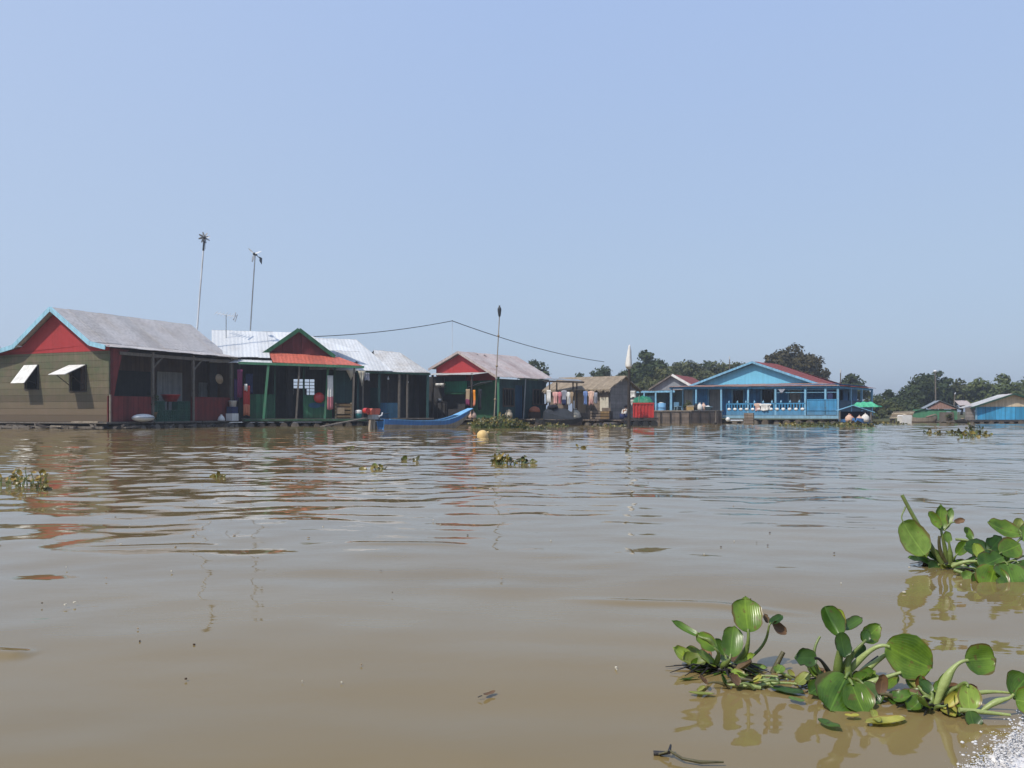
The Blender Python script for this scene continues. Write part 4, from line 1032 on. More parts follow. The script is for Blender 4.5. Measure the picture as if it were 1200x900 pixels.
# front wall with windows
wy = 1.7
def hx(a, b, c, d): return (F.x(a, wy) - .2, F.x(b, wy) - .2, F.z(d, 5, wy), F.z(c, 5, wy))
hol = [hx(801, 812, 456, 480), hx(831, 845, 456, 481), hx(859, 871, 457, 478), hx(893, 907, 457, 478), hx(925, 938, 458, 478)]
one(t, 'wall', 'blue_wall', lambda m: m.wall((.2, wy), (1, 0), xe - 1.2, zd, ez0 - .055, .07, hol))
for k, h in enumerate(hol):
    a, b, c, d = h[0] + .2, h[1] + .2, h[2], h[3]
    wnd = one(t, 'window', 'blue_pale', lambda m: (m.box(a - .09, a, wy - .04, wy + .02, c - .06, d + .07), m.box(b, b + .09, wy - .04, wy + .02, c - .06, d + .07), m.box(a, b, wy - .04, wy + .02, d, d + .07), m.box(a, b, wy - .04, wy + .02, c - .06, c)))
    if k in (0, 1, 4): one(wnd, 'curtain', 'curtain_cloth', lambda m: m.box(a + .02, b - .02, wy + .03, wy + .06, c, d))
    else: one(wnd, 'bars', 'dark_wood', lambda m: [m.box(a + (b - a) * j / 4 - .015, a + (b - a) * j / 4 + .015, wy + .01, wy + .04, c, d) for j in (1, 2, 3)])
one(t, 'inner_wall', 'brown_wall', lambda m: m.box(.3, xe - 1.2, 3.2, 3.26, zd, ez0 - .06))
one(t, 'side_wall', 'blue_wall', lambda m: m.wall((xe - 1.0, wy), (0, 1), D - wy - .4, zd, ez0 - .055, .07, [(1.0, 2.0, zd, 2.2), (2.9, 3.9, 1.2, 2.1)]))
one(t, 'side_wall', 'blue_wall', lambda m: m.box(.2, .27, wy + .08, D - .4, zd, ez0 - .055))
one(t, 'rear_wall', 'blue_wall', lambda m: m.box(.3, xe - 1.1, D - .4, D - .33, zd, ez0 - .055))
one(t, 'ceiling', 'blue_wall', lambda m: m.box(.3, xe - .3, .3, D - .45, ez0 - .05, ez0 - .02))
for px in (785.5 + 1.5, 816, 845.5, 877, 909, 944, 967.5, 982):
    x = F.x(px, .08); posts(t, [((x, .08, zd), (x, .08, ez0 - .1))], 'blue_pale', .06)
posts(t, [((xe - .1, y, zd), (xe - .1, y, ez1 - .1)) for y in (2.3, 4.5, 6.8)], 'blue_pale', .06)
# balustrade: a pierced blue rail along the verandah
bx0, bx1 = F.x(851), F.x(944)
def balus(m):
    m.box(bx0, bx1, .02, .10, zd + .72, zd + .80); m.box(bx0, bx1, .02, .10, zd + .34, zd + .40)
    n = 28
    for i in range(n + 1):
        x = bx0 + (bx1 - bx0) * i / n
        m.box(x - .035, x + .035, .03, .09, zd + .40, zd + .72)
    m.box(bx0, bx1, .03, .09, zd, zd + .336)
one(t, 'balustrade', 'blue_rail', balus)
for i in range(13):
    x = bx0 + (bx1 - bx0) * (i + .5) / 13
    one(t, 'rosette', 'white_paint', lambda m: m.lathe((x, .0, zd + .40), [(.13, -.015), (.13, .0), (.05, .02), (.01, .022)], 10, M=Matrix.Rotation(math.radians(90), 3, 'X') @ Matrix.Diagonal((1.0, .72, 1))))
for i in range(9):
    x = bx0 + (bx1 - bx0) * (i + .3) / 9
    one(t, 'finial', 'blue_pale', lambda m: m.lathe((x, .06, zd + .803), [(.05, 0), (.07, .04), (.06, .1), (.02, .16), (.01, .2)], 8))
one(t, 'rail_panel', 'blue_rail', lambda m: (m.box(F.x(945.5), F.x(981), .02, .08, zd + .02, zd + .95), m.box(F.x(945.5), F.x(981), -.0, .1, zd + .953, zd + 1.02), m.box(F.x(945.5), F.x(981), -.02, .015, zd + .3, zd + .36)))
one(t, 'rail_panel', 'blue_panel', lambda m: m.box(xe - .14, xe - .08, .2, D, zd + .02, zd + .95))
for pz_ in (456.5, 460): one(t, 'clothes_rail', 'blue_pale', lambda m: m.beam((F.x(909), .12, F.z(pz_, 8, 0)), (F.x(981), .12, F.z(pz_, 10, 0)), .03, .03))
deck(t, -.2, xe + .1, -.3, D, zd, axis='x', mat='grey_wood')
one(t, 'deck_edge', 'blue_pale', lambda m: m.box(F.x(848), xe + .05, -.42, -.36, zd - .2, zd - .02))
floats(t, .2, xe, -.25, D, 16, .25)
FJ = F
hang(900, 473, 480, 8, -.0, 'cloth_white', 'white cloth thrown over the blue balustrade', 'shirt', 51)
hang(888, 472.5, 481, 9, -.0, 'cloth_peach', 'pale pink shirt thrown over the blue balustrade', 'shirt', 52, hem='cloth_rose')
hang(896, 473, 481, 13, -.05, 'cloth_white', 'broad white shirt beside the pale pink one on the blue balustrade', 'shirt', 53)
hang(972, 456.5, 472, 8, .2, 'cloth_navy', 'striped navy blue cloth at the corner of the blue verandah', 'cloth', 54)
hang(979, 456.5, 484, 7, .9, 'cloth_navy', 'long dark cloth behind the striped navy one', 'cloth', 55)
hang(916, 456, 461, 9, .0, 'cloth_grey', 'grey green cloth folded over the verandah rail of the blue house', 'tri', 56)
o = thing('white_ball_float', 'small white ball float at the end of the dark raft', 'float', (gx(853, 56), 56, 0))
one(o, 'ball', 'white_plastic', lambda m: m.lathe((0, 0, .28), [(.01, -.16), (.1, -.125), (.16, 0), (.1, .125), (.01, .16)], 14))
one(o, 'rope_loop', 'dark_wood', lambda m: m.tube([(0, 0, .12), (.02, 0, -.1), (.3, .2, -.2)], .015, 5))
o = thing('pipe', 'pale pipe floating beside the small white ball float', 'pipe', (gx(862, 56), 56, .2), 0)
one(o, 'tube', 'metal_white', lambda m: m.tube([(-.4, 0, 0), (.5, .1, 0)], .06, 8))
one(o, 'elbow', 'metal_grey', lambda m: m.tube([(.5, .1, 0), (.56, .11, -.1), (.57, .12, -.4)], .055, 8))
o = thing('crate', 'brown wooden crate floating against the blue balustrade', 'crate', (gx(878, 55.5), 55.5, .0), math.radians(-25))
for k in range(4): one(o, 'slat', 'raft_board', lambda m: m.box(-.3, .3, -.26, -.23, .04 + k * .17, .18 + k * .17))
one(o, 'box_body', 'brown_crate', lambda m: m.box(-.28, .28, -.225, .22, -.1, .7))
# dry stick standing in the water before the raft
o = thing('mooring_stick', 'thin grey mooring stick with a dark foot standing before the raft', 'stick', (gx(838.5, 52), 52, 0))
one(o, 'stick', 'grey_wood', lambda m: m.tube([(0, 0, -.4), (.02, 0, gz(481, 52))], [.05, .04], 7))
one(o, 'rope', 'dark_wood', lambda m: m.lathe((0, 0, .02), [(.06, 0), (.1, .03), (.1, .1), (.06, .14)], 8))
# ===== small house with a grey gable behind the blue one =====
F = Frame(gx(757, 73), 73, -27)
t = thing('floating_house', 'small house with grey gable and red roof behind the red crate, teal porch in front', 'floating house', F.loc, F.rz)
zd = .5; gy = 1.6
ga, gp, gb = F.x(764, gy), F.x(788.5, gy), F.x(811, gy)
z0 = F.z(455.5, gp, gy); zp = F.z(439, gp, gy)
one(t, 'roof', 'tile_red', lambda m: (m.sheets((ga - .2, gy - .3, z0), (ga - .2, 8, z0), (gp, gy - .3, zp), (gp, 8, zp), 5), m.sheets((gb + .3, gy - .3, z0 + .1), (gb + .3, 8, z0 + .1), (gp, gy - .3, zp + .012), (gp, 8, zp + .012), 5)))
one(t, 'gable', 'tin_slate', lambda m: m.prism([(ga, gy, z0 - .1), (gb, gy, z0 - .1), (gb, gy, z0 + .06), (gp, gy, zp - .1), (ga, gy, z0)], (0, .07, 0)))
one(t, 'bargeboard', 'white_paint', lambda m: m.beam((gb + .3, gy - .33, z0 + .05), (gp, gy - .33, zp - .03), .05, .2))
one(t, 'bargeboard', 'grey_wood', lambda m: m.beam((ga - .2, gy - .33, z0 - .06), (gp, gy - .325, zp - .03), .05, .14))
one(t, 'porch_roof', 'tin_rust', lambda m: m.sheets((F.x(738), -.1, F.z(457.5)), (F.x(792), -.1, F.z(457.5)), (F.x(744, gy), gy + .4, z0 - .12), (F.x(800, gy), gy + .4, z0 - .12), 5))
one(t, 'fascia', 'blue_pale', lambda m: m.box(F.x(739), F.x(791), -.06, -.01, F.z(460.2), F.z(458)))
one(t, 'wall', 'teal_wall', lambda m: m.wall((F.x(741, gy), gy + .05), (1, 0), 4.6, zd, z0 - .15, .06, [(1.3, 2.1, zd, 2.2), (3.0, 3.9, 1.3, 2.1)]))
one(t, 'inner_wall', 'blue_panel', lambda m: m.box(F.x(741, gy), F.x(800, gy), gy + 1.5, gy + 1.56, zd, z0 - .15))
posts(t, [((F.x(px), .0, 0), (F.x(px), .0, F.z(460.5))) for px in (741, 755, 768.5, 786)], 'blue_pale', .06)
deck(t, F.x(740), F.x(800), -.3, 6, zd)
floats(t, F.x(740), F.x(800), -.3, 6, 8, .22)
o = thing('water_drum', 'pale blue drum on the teal porch', 'drum', F.w(F.x(775, .5), .5, zd))
one(o, 'drum_body', 'boat_sky', lambda m: m.lathe((0, 0, 0), [(.38, 0), (.4, .05), (.38, .3), (.41, .33), (.38, .36), (.38, .65), (.41, .68), (.38, .72), (.4, 1.0), (.36, 1.04)], 20))
one(o, 'lid', 'white_plastic', lambda m: m.lathe((0, 0, 1.043), [(.2, 0), (.2, .06), (.03, .08)], 14))

# ===== raft of weathered boards =====
F = Frame(gx(770, 57), 57, 2)
xe = F.x(846); xm = F.x(810.5)
t = thing('fish_raft', 'weathered board fish raft, its far half darker, before the blue house', 'raft', F.loc, F.rz)
zt = F.z(481.5)
one(t, 'side_boards', 'raft_board', lambda m: m.box(0, xm - .01, 0, .06, -.1, zt - .04))
one(t, 'side_boards', 'raft_dark', lambda m: m.box(xm + .01, xe, .02, .08, -.1, zt - .02), 'dark weathered side boards')
one(t, 'rim', 'pale_wood', lambda m: (m.box(-.05, xm, -.06, .14, zt - .036, zt + .04), m.box(-.05, .1, .14, 2.4, zt - .036, zt + .04)))
one(t, 'rim', 'grey_wood', lambda m: m.box(xm + .01, xe + .1, -.04, .14, zt - .016, zt + .03))
one(t, 'end_boards', 'raft_dark', lambda m: (m.box(xe - .06, xe, .09, 2.4, -.1, zt - .03), m.box(0, .06, .07, 2.4, -.1, zt - .05), m.box(.1, xe - .1, 2.34, 2.4, -.1, zt - .04)))
one(t, 'top_boards', 'grey_wood', lambda m: [m.box(.12 + k * .25, .34 + k * .25, .16, 2.3, zt - .06, zt - .035) for k in range(int((xe - .3) / .25))])
for k in range(7): one(t, 'stake', 'dark_wood', lambda m: m.box(.2 + k * .65, .27 + k * .65, -.08, -.005, -.3, zt - .04))
FK = F
def on_raft(px, y): return F.w(F.x(px, y), y, zt + .042)
o = thing('crate', 'yellow plastic crate on the raft', 'crate', on_raft(808.5, .3), F.rz)
one(o, 'box_body', 'crate_yellow', lambda m: (m.box(-.22, .22, -.16, .16, 0, .06), m.box(-.22, .22, -.16, -.13, .063, .3), m.box(-.22, .22, .13, .16, .063, .3), m.box(-.22, -.19, -.127, .127, .063, .3), m.box(.19, .22, -.127, .127, .063, .3)))
one(o, 'rim', 'cream', lambda m: (m.box(-.24, .24, -.185, -.163, .25, .31), m.box(-.24, .24, .163, .185, .25, .31)))
potplant(on_raft(807, .75), 'small green pot plant behind the yellow crate', .7, .22, 'leaf_olive', seed=8)
potplant(on_raft(803, .5), 'low dark pot plant beside the yellow crate', .4, .2, 'leaf_dark', seed=9)
o = thing('jerrycan', 'black upright can beside the yellow crate', 'can', on_raft(815.5, .3), F.rz)
one(o, 'can_body', 'black_rubber_and_shade', lambda m: m.lathe((0, 0, 0), [(.1, 0), (.12, .05), (.11, .35), (.04, .42), (.04, .47)], 12))
one(o, 'handle', 'metal_dark', lambda m: m.tube([(.1, 0, .3), (.17, 0, .36), (.1, 0, .42), (.04, 0, .44)], .014, 6))
for px, y, r, lb in ((820, .3, .2, 'plump white sack on the raft next to the black can'), (824.5, .45, .18, 'second white sack on the raft, with a rosy tint, leaning on the plump one')):
    o = thing('sack', lb, 'sack', on_raft(px, y))
    one(o, 'sack_body', 'cloth_white' if px < 822 else 'cloth_peach', lambda m: m.lathe((0, 0, 0), [(r * .8, 0), (r, .1), (r * .9, .3), (r * .45, .42), (r * .25, .45), (r * .4, .5)], 12))
    one(o, 'tie', 'cloth_tan', lambda m: m.lathe((0, 0, .44), [(r * .28, 0), (r * .34, .01), (r * .34, .03), (r * .28, .04)], 10))
o = thing('plastic_chair', 'small pale blue plastic chair at the raft edge', 'chair', on_raft(794.5, .6), F.rz + .4)
one(o, 'seat', 'blue_pale', lambda m: m.box(-.2, .2, -.18, .18, .24, .28))
one(o, 'backrest', 'blue_pale', lambda m: m.box(-.2, .2, .15, .18, .283, .55))
for sx in (-1, 1):
    for sy in (-1, 1): one(o, 'leg', 'blue_pale', lambda m: m.beam((sx * .16, sy * .14, .24), (sx * .2, sy * .17, 0), .04, .04))
o = thing('basin', 'pale blue plastic tub on the dark end of the raft', 'tub', on_raft(829.5, .4))
one(o, 'bowl', 'blue_pale', lambda m: m.lathe((0, 0, 0), [(.2, 0), (.3, .22), (.33, .22), (.33, .25), (.28, .24), (.19, .04)], 18))
one(o, 'cloth', 'cloth_white', lambda m: m.lathe((0, 0, .1), [(.22, 0), (.2, .12), (.1, .2), (.02, .22)], 9))

# ===== red crate raft =====
F = Frame(gx(742, 47), 47, -10)
t = thing('red_tank', 'bright red ribbed plastic tank on dark floats beside the pole', 'tank', F.loc, F.rz)
xe = F.x(766); zb, zt = F.z(489.5), F.z(472)
one(t, 'tank_body', 'red_plastic', lambda m: m.box(.03, xe - .03, .03, .9, zb, zt - .05))
for k in range(7):
    x = .02 + (xe - .04) * k / 6; one(t, 'rib', 'red_plastic', lambda m: m.box(x - .035, x + .035, -.02, .027, zb + .02, zt - .07))
one(t, 'rim', 'red_plastic', lambda m: (m.box(-.03, xe + .03, -.04, .02, zt - .065, zt), m.box(-.03, .025, .023, .93, zt - .065, zt), m.box(xe - .025, xe + .03, .023, .93, zt - .065, zt), m.box(.03, xe - .03, .9, .93, zt - .065, zt)))
one(t, 'deck', 'dark_wood', lambda m: m.box(-.5, xe + .25, -.2, 1.2, zb - .1, zb - .004))
for k in range(4): one(t, 'float_drum', 'black_rubber_and_shade', lambda m: m.tube([(-.3 + k * .48, -.15, .08), (-.3 + k * .48, 1.1, .08)], .2, 14))
o = thing('tarpaulin', 'green tarpaulin heap lying on the red tank', 'tarpaulin', F.w(xe * .45, .45, zt + .0), F.rz)
def heap(m, w, d, h, seed):
    r = np.random.default_rng(seed); n = 20; v = []
    for j in range(n):
        for i in range(n):
            u, q = i / (n - 1) * 2 - 1, j / (n - 1) * 2 - 1
            e = max(0, 1 - max(abs(u), abs(q)) ** 3)
            v.append((u * w / 2, q * d / 2, h * e ** .7 * (.70 + .20 * math.sin(u * 5 + seed) * math.cos(q * 4 + 1) + .12 * math.sin(u * 11 + q * 7 + seed)) + .02 * r.random()))
    f = [(j * n + i, j * n + i + 1, (j + 1) * n + i + 1, (j + 1) * n + i) for j in range(n - 1) for i in range(n - 1)]
    m.add(v, f, 0, True); m.add([v[0], v[n - 1], v[-1], v[-n]], [(3, 2, 1, 0)])
one(o, 'sheet', 'green_tarp', lambda m: heap(m, xe + .05, .95, .42, 2))
one(o, 'tie_rope', 'pale_wood', lambda m: m.tube([(-.2, -.48, .02), (-.18, -.3, .36), (-.16, 0, .43), (-.14, .3, .36), (-.12, .48, .02)], .014, 5))
# white bags on the pole side
# ===== pole with white wrapping =====
Y = 37.2
t = thing('wrapped_pole', 'brown mooring pole with its top wrapped in white cloth', 'pole', (gx(737, Y), Y, 0))
ztop = gz(430, Y)
one(t, 'pole', 'dark_wood', lambda m: m.tube([(0, 0, -1.2), (.0, 0, 1.2), (.02, 0, ztop + .3)], [.075, .07, .055], 10))
def wrap(m):
    prof = [(.10, ztop - .06), (.13, ztop + .02), (.138, ztop + .12), (.112, ztop + .36), (.098, ztop + .5), (.075, ztop + .75), (.055, ztop + .82), (.05, ztop + .9), (.012, ztop + .97)]
    n = 18; v = []
    for r, z in prof:
        for k in range(n):
            a = 2 * math.pi * k / n; q = r * (1 + .13 * math.sin(3 * a + z * 2) + .09 * math.sin(7 * a - z * 4))
            v.append((q * math.cos(a) + .01 + .012 * math.sin(z * 4), q * math.sin(a), z + .04 * math.sin(2 * a + 1) * (z < ztop)))
    f = [(i * n + k, i * n + (k + 1) % n, (i + 1) * n + (k + 1) % n, (i + 1) * n + k) for i in range(len(prof) - 1) for k in range(n)]
    f += [tuple(range(n - 1, -1, -1)), tuple(range((len(prof) - 1) * n, len(prof) * n))]
    m.add(v, f, 0, True)
one(t, 'wrapping', 'cloth_white', wrap)
one(t, 'binding', 'pale_wood', lambda m: m.lathe((0.01, 0, ztop + .0), [(.14, -.015), (.15, 0), (.145, .02)], 14))
F = Frame(gx(741, 46.2), 46.2, -10)
hang(741.5, 458, 466, 6, 0, 'cloth_white', 'square white cloth hanging beside the wrapped pole above the red tank', 'cloth', 61)
hang(740.3, 468.5, 475.5, 4, 0, 'cloth_white', 'small white bag hanging under the square white cloth', 'tri', 62)
t = thing('wash_frame', 'thin wooden frame standing on the red tank raft and holding the white cloths', 'frame', F.w(0, .1, .3), F.rz)
for xx in (-.14,): one(t, 'post', 'dark_wood', lambda m: m.tube([(xx, 0, -.1), (xx, 0, gz(457, 46.2) - .2)], .022, 6))
one(t, 'cross_bar', 'dark_wood', lambda m: (m.tube([(-.2, -.06, gz(457.5, 46.2) - .3), (.16, -.06, gz(457.5, 46.2) - .3)], .018, 6), m.tube([(-.2, -.06, gz(468, 46.2) - .3), (.1, -.06, gz(468, 46.2) - .3)], .015, 6)))

# ===== blue longtail boat and its motor =====
sx0, sy0 = gx(446, 37.0), 37.0
ang = math.atan2(40.3 - 37.0, gx(549, 40.3) - sx0); Lb = math.hypot(40.3 - 37.0, gx(549, 40.3) - sx0)
o = thing('longtail_boat', 'long blue wooden boat with upturned flat prow moored by the dark teal house', 'boat', ((sx0 + gx(549, 40.3)) / 2, 38.65, 0), ang)
def hull2(m):
    n = 26; st = []
    for i in range(n + 1):
        u = i / n
        wd = .36 * (1 - max(0, (u - .55) / .45) ** 2 * .55) * (1 if u > .06 else .86 + u * 2.3)
        sh = .34 + .09 * max(0, (.35 - u) / .35) + .50 * max(0, (u - .62) / .38) ** 1.6
        kl = -.12 + .78 * max(0, (u - .70) / .30) ** 1.8
        x = (u - .5) * Lb
        st.append([(x, -wd, sh), (x, -wd * .93, kl + (sh - kl) * .60), (x, -wd * .72, kl), (x, wd * .72, kl), (x, wd * .93, kl + (sh - kl) * .60), (x, wd, sh),
                   (x, wd - .045, sh), (x, wd * .8 - .03, kl + (sh - kl) * .4), (x, 0, kl + .05), (x, -wd * .8 + .03, kl + (sh - kl) * .4), (x, -wd + .045, sh)])
    k = 11; v = [p for s in st for p in s]
    for i in range(n):
        for j in range(k):
            j2 = (j + 1) % k
            mt = (0 if j in (0, 4, 5, 10) else 2 if j in (1, 2, 3) else 1)
            m.add([v[i * k + j], v[(i + 1) * k + j], v[(i + 1) * k + j2], v[i * k + j2]], [(0, 1, 2, 3)], mt)
    m.add(st[0], [tuple(range(k))], 0); m.add(st[-1], [tuple(range(k - 1, -1, -1))], 0)
mb = MB(); hull2(mb); mb.build('hull', [M('boat_blue'), M('boat_inside'), M('boat_tan')], o)
def prowz(u): return .34 + .50 * max(0, (u - .62) / .38) ** 1.6
one(o, 'prow_deck', 'boat_sky', lambda m: m.prism([((.86 - .5) * Lb, -.3, prowz(.86) + .012), ((1.0 - .5) * Lb + .12, -.20, prowz(1.0) + .06), ((1.0 - .5) * Lb + .12, .20, prowz(1.0) + .06), ((.86 - .5) * Lb, .3, prowz(.86) + .012)], (0, 0, .03)))
for sy in (-1, 1): one(o, 'gunwale', 'boat_sky', lambda m: [m.beam(((u / 20 - .5) * Lb, sy * .345 * (1 - max(0, (u / 20 - .55) / .45) ** 2 * .55), (.355 + .09 * max(0, (.35 - u / 20) / .35) + .5 * max(0, (u / 20 - .62) / .38) ** 1.6)), (((u + 1) / 20 - .5) * Lb, sy * .345 * (1 - max(0, ((u + 1) / 20 - .55) / .45) ** 2 * .55), (.355 + .09 * max(0, (.35 - (u + 1) / 20) / .35) + .5 * max(0, ((u + 1) / 20 - .62) / .38) ** 1.6)), .06, .035) for u in range(1, 19)])
for u in (.25, .45, .62): one(o, 'thwart', 'boat_inside', lambda m: m.box((u - .5) * Lb - .1, (u - .5) * Lb + .1, -.31, .31, .26, .29))
o2 = thing('boat_motor', 'boat motor with red and orange cowl at the stern of the blue boat', 'motor', (gx(437.5, 36.9), 36.9, 0), ang)
one(o2, 'bracket', 'metal_dark', lambda m: (m.box(-.12, .5, -.04, .04, .35, .42), m.beam((.1, 0, .3), (.1, 0, -.35), .06, .06)))
one(o2, 'engine_block', 'metal_grey', lambda m: (m.box(-.16, .18, -.14, .14, .425, .63), m.box(-.22, -.163, -.09, .09, .45, .6), m.box(.183, .3, -.06, .06, .48, .6)))
one(o2, 'cowl', 'tin_salmon', lambda m: m.prism([(-.2, -.16, .633), (.2, -.16, .633), (.27, -.16, .84), (.22, -.16, .9), (-.14, -.16, .9), (-.22, -.16, .8)], (0, .32, 0)))
one(o2, 'fuel_tank', 'red_plastic', lambda m: m.tube([(-.34, -.1, .8), (-.34, .14, .8)], .12, 14))
one(o2, 'air_filter', 'metal_dark', lambda m: m.tube([(.3, -.05, .7), (.3, .1, .7)], .08, 12))
one(o2, 'exhaust', 'metal_white', lambda m: m.tube([(.16, -.18, .55), (.3, -.2, .6), (.34, -.2, .72)], .03, 8))
one(o2, 'tiller', 'metal_dark', lambda m: m.tube([(.3, 0, .58), (.6, .05, .66), (.9, .1, .7)], .02, 6))
one(o2, 'reflection_legs', 'boat_tan', lambda m: (m.beam((-.12, 0, .42), (-.2, 0, -.3), .14, .1), m.beam((.02, 0, .42), (-.0, 0, -.3), .09, .1)))  # tan beams model the motor's reflection as solid legs
# ===== small covered boat with green tarpaulin =====
Yb = 49.0
o = thing('covered_boat', 'small blue boat with a peaked cover and open front beside the blue house', 'boat', (gx(1008, Yb), Yb + .9, 0), math.radians(72))
mb = MB(); hullm(mb, 2.7, 1.75, .30, .12, .10); mb.build('hull', [M('boat_blue'), M('boat_inside'), M('raft_dark')], o)
zr_, ze_ = gz(475.5, Yb), gz(483, Yb)
one(o, 'cover_roof', 'blue_pale', lambda m: (m.prism([(-1.05, .95, ze_ + .08), (1.0, .95, ze_ + .08), (1.0, .1, zr_), (-1.05, .1, zr_)], (0, 0, .03)), m.prism([(-1.05, -1.05, ze_ - .03), (1.0, -1.05, ze_ - .03), (1.0, .098, zr_), (-1.05, .098, zr_)], (0, 0, .035))))
one(o, 'side_cover', 'metal_grey', lambda m: (m.box(-.9, .9, -.84, -.8, .3, ze_ - .0), m.box(-.7, .9, .76, .8, .3, ze_ + .08)))
one(o, 'back_cover', 'cloth_navy', lambda m: m.box(.85, .9, -.78, .74, .25, ze_ + .04))
for sy in (-.86, .82): one(o, 'pole', 'grey_wood', lambda m: m.tube([(-1.0, sy, .2), (-1.0, sy, ze_ + .02)], .03, 6))
o = thing('tarpaulin', 'crumpled bright green tarpaulin thrown over the peaked boat cover', 'tarpaulin', (gx(1013, Yb + 1.2), Yb + 1.2, zr_ - .08), math.radians(-10))
one(o, 'sheet', 'bright_tarp', lambda m: heap(m, 1.35, 1.0, .36, 5))
one(o, 'hem', 'green_tarp', lambda m: heap(m, 1.9, .7, .22, 7))
for px, py, mt, r, lb in ((995, 491, 'cloth_peach', .22, 'round pinkish bundle in the mouth of the small covered boat'), (998.5, 490, 'cloth_salmon', .2, 'rust coloured bundle next to the round pinkish one'), (1007, 492.5, 'cloth_peach', .18, 'low pink and white bundle in the middle of the small covered boat'), (1014, 491, 'cloth_white', .24, 'white cloth bundle at the side of the small covered boat')):
    o = thing('bundle', lb, 'bundle', (gx(px, Yb - .1), Yb - .1 + (.2 if px == 998.5 else 0), .18))
    one(o, 'bundle_body', mt, lambda m: m.lathe((0, 0, 0), [(r * .7, 0), (r, r * .6), (r * .9, r * 1.3), (r * .4, r * 1.8), (.02, r * 1.9)], 11))
    one(o, 'knot', mt, lambda m: m.lathe((0, 0, r * 1.9), [(.03, 0), (.05, .03), (.02, .07)], 8))
# ===== cream tank and tan boat at the far edge =====
Yt = 60.0
o = thing('cream_tank', 'cream white square tank floating by the far bank', 'tank', (gx(1060, Yt), Yt, 0), math.radians(8))
one(o, 'tank_body', 'white_plastic', lambda m: m.prism([(-.34, -.3, -.05), (.34, -.3, -.05), (.38, -.3, .5), (.3, -.3, .56), (-.3, -.3, .56), (-.38, -.3, .5)], (0, .6, 0)))
one(o, 'lid', 'cream', lambda m: m.lathe((0, 0, .563), [(.12, 0), (.12, .05), (.03, .07)], 14))
o = thing('driftwood', 'pale heap of boards and sacks stacked behind the cream tank', 'board heap', (gx(1058, Yt + 1.5), Yt + 1.5, 0), 0)
for k in range(5): one(o, 'board', ('cream', 'pale_wood', 'cloth_tan', 'cream', 'pale_wood')[k], lambda m: m.beam((-.9 + k * .1, k * .1, .35 + k * .1), (.6 + k * .1, .1 * k, .42 + k * .1), .2, .08))
one(o, 'trestle', 'dark_wood', lambda m: (m.box(-.7, -.6, -.1, .5, -.2, .3), m.box(.4, .5, -.1, .5, -.2, .3)))
o = thing('wooden_boat', 'tan wooden boat with reddish bow lying by the far bank', 'boat', (gx(1078, Yt + 1), Yt + 1, 0), math.radians(-4))
mb = MB(); hullm(mb, 2.4, .7, .36, .22, .2); mb.build('hull', [M('boat_tan'), M('raft_board'), M('raft_board')], o)
one(o, 'thwart', 'pale_wood', lambda m: [m.box(x - .1, x + .1, -.27, .27, .27, .31) for x in (-.5, .3)])
one(o, 'bow_cover', 'tin_rust', lambda m: m.prism([(.5, -.25, .42), (1.1, -.1, .6), (1.1, .1, .6), (.5, .25, .42)], (0, 0, .04)))
# ===== shed with the red gable =====
F = Frame(gx(1088, 62), 62, -20)
t = thing('floating_shed', 'low floating shed with reddish gable and slate blue tin roof', 'shed', F.loc, F.rz)
gx0, gxp, gx1 = F.x(1086), F.x(1101), F.x(1122)
z0, zp = F.z(478.5), F.z(469.5, gxp, 0)
one(t, 'roof', 'tin_slate', lambda m: (m.sheets((gx1 + .1, -.1, z0 + .02), (gx1 + .1, 3, z0 + .02), (gxp, -.1, zp + .02), (gxp, 3, zp + .02), 4), m.sheets((gx0 - .15, -.1, z0), (gx0 - .15, 3, z0), (gxp, -.1, zp + .01), (gxp, 3, zp + .01), 4)))
one(t, 'side_roof', 'dark_green_trim', lambda m: m.sheets((F.x(1068), .0, F.z(483)), (F.x(1068), 2.5, F.z(483)), (gx0 - .1, .0, z0 - .03), (gx0 - .1, 2.5, z0 - .03), 3))
one(t, 'gable', 'tin_rust', lambda m: m.prism([(gx0, 0, z0 - .05), (gx1, 0, z0 - .05), (gxp, 0, zp - .05)], (0, .06, 0)))
one(t, 'wall', 'green_post', lambda m: m.wall((gx0 - .9, .1), (1, 0), gx1 - gx0 + .9, .2, z0 - .08, .05, [(gx1 - gx0 + .2, gx1 - gx0 + .6, .2, .8)]))
one(t, 'wall_front', 'grey_wood', lambda m: m.box(F.x(1101), F.x(1118, 0), .03, .09, .15, F.z(483)))
one(t, 'side_wall', 'grey_wood', lambda m: m.box(gx1 - .05, gx1, .16, 2.8, .2, z0))
one(t, 'deck', 'grey_wood', lambda m: m.box(gx0 - 1.2, gx1 + .3, -.25, 3, .06, .14))
floats(t, gx0 - 1.1, gx1 + .2, -.25, 3, 6, .12)
potplant(F.w(F.x(1112, -.1), -.15, .145), 'straggly plant on the deck of the low shed', .5, .2, 'leaf_shrub', seed=12)
o = thing('basin', 'pale bowl on the low shed deck', 'bowl', F.w(F.x(1128, -.1), -.1, .145))
one(o, 'bowl', 'metal_white', lambda m: m.lathe((0, 0, 0), [(.12, 0), (.2, .14), (.22, .15), (.18, .14), (.1, .03)], 14))
one(o, 'contents', 'cloth_tan', lambda m: m.lathe((0, 0, .1), [(.15, 0), (.1, .08), (.02, .1)], 8))
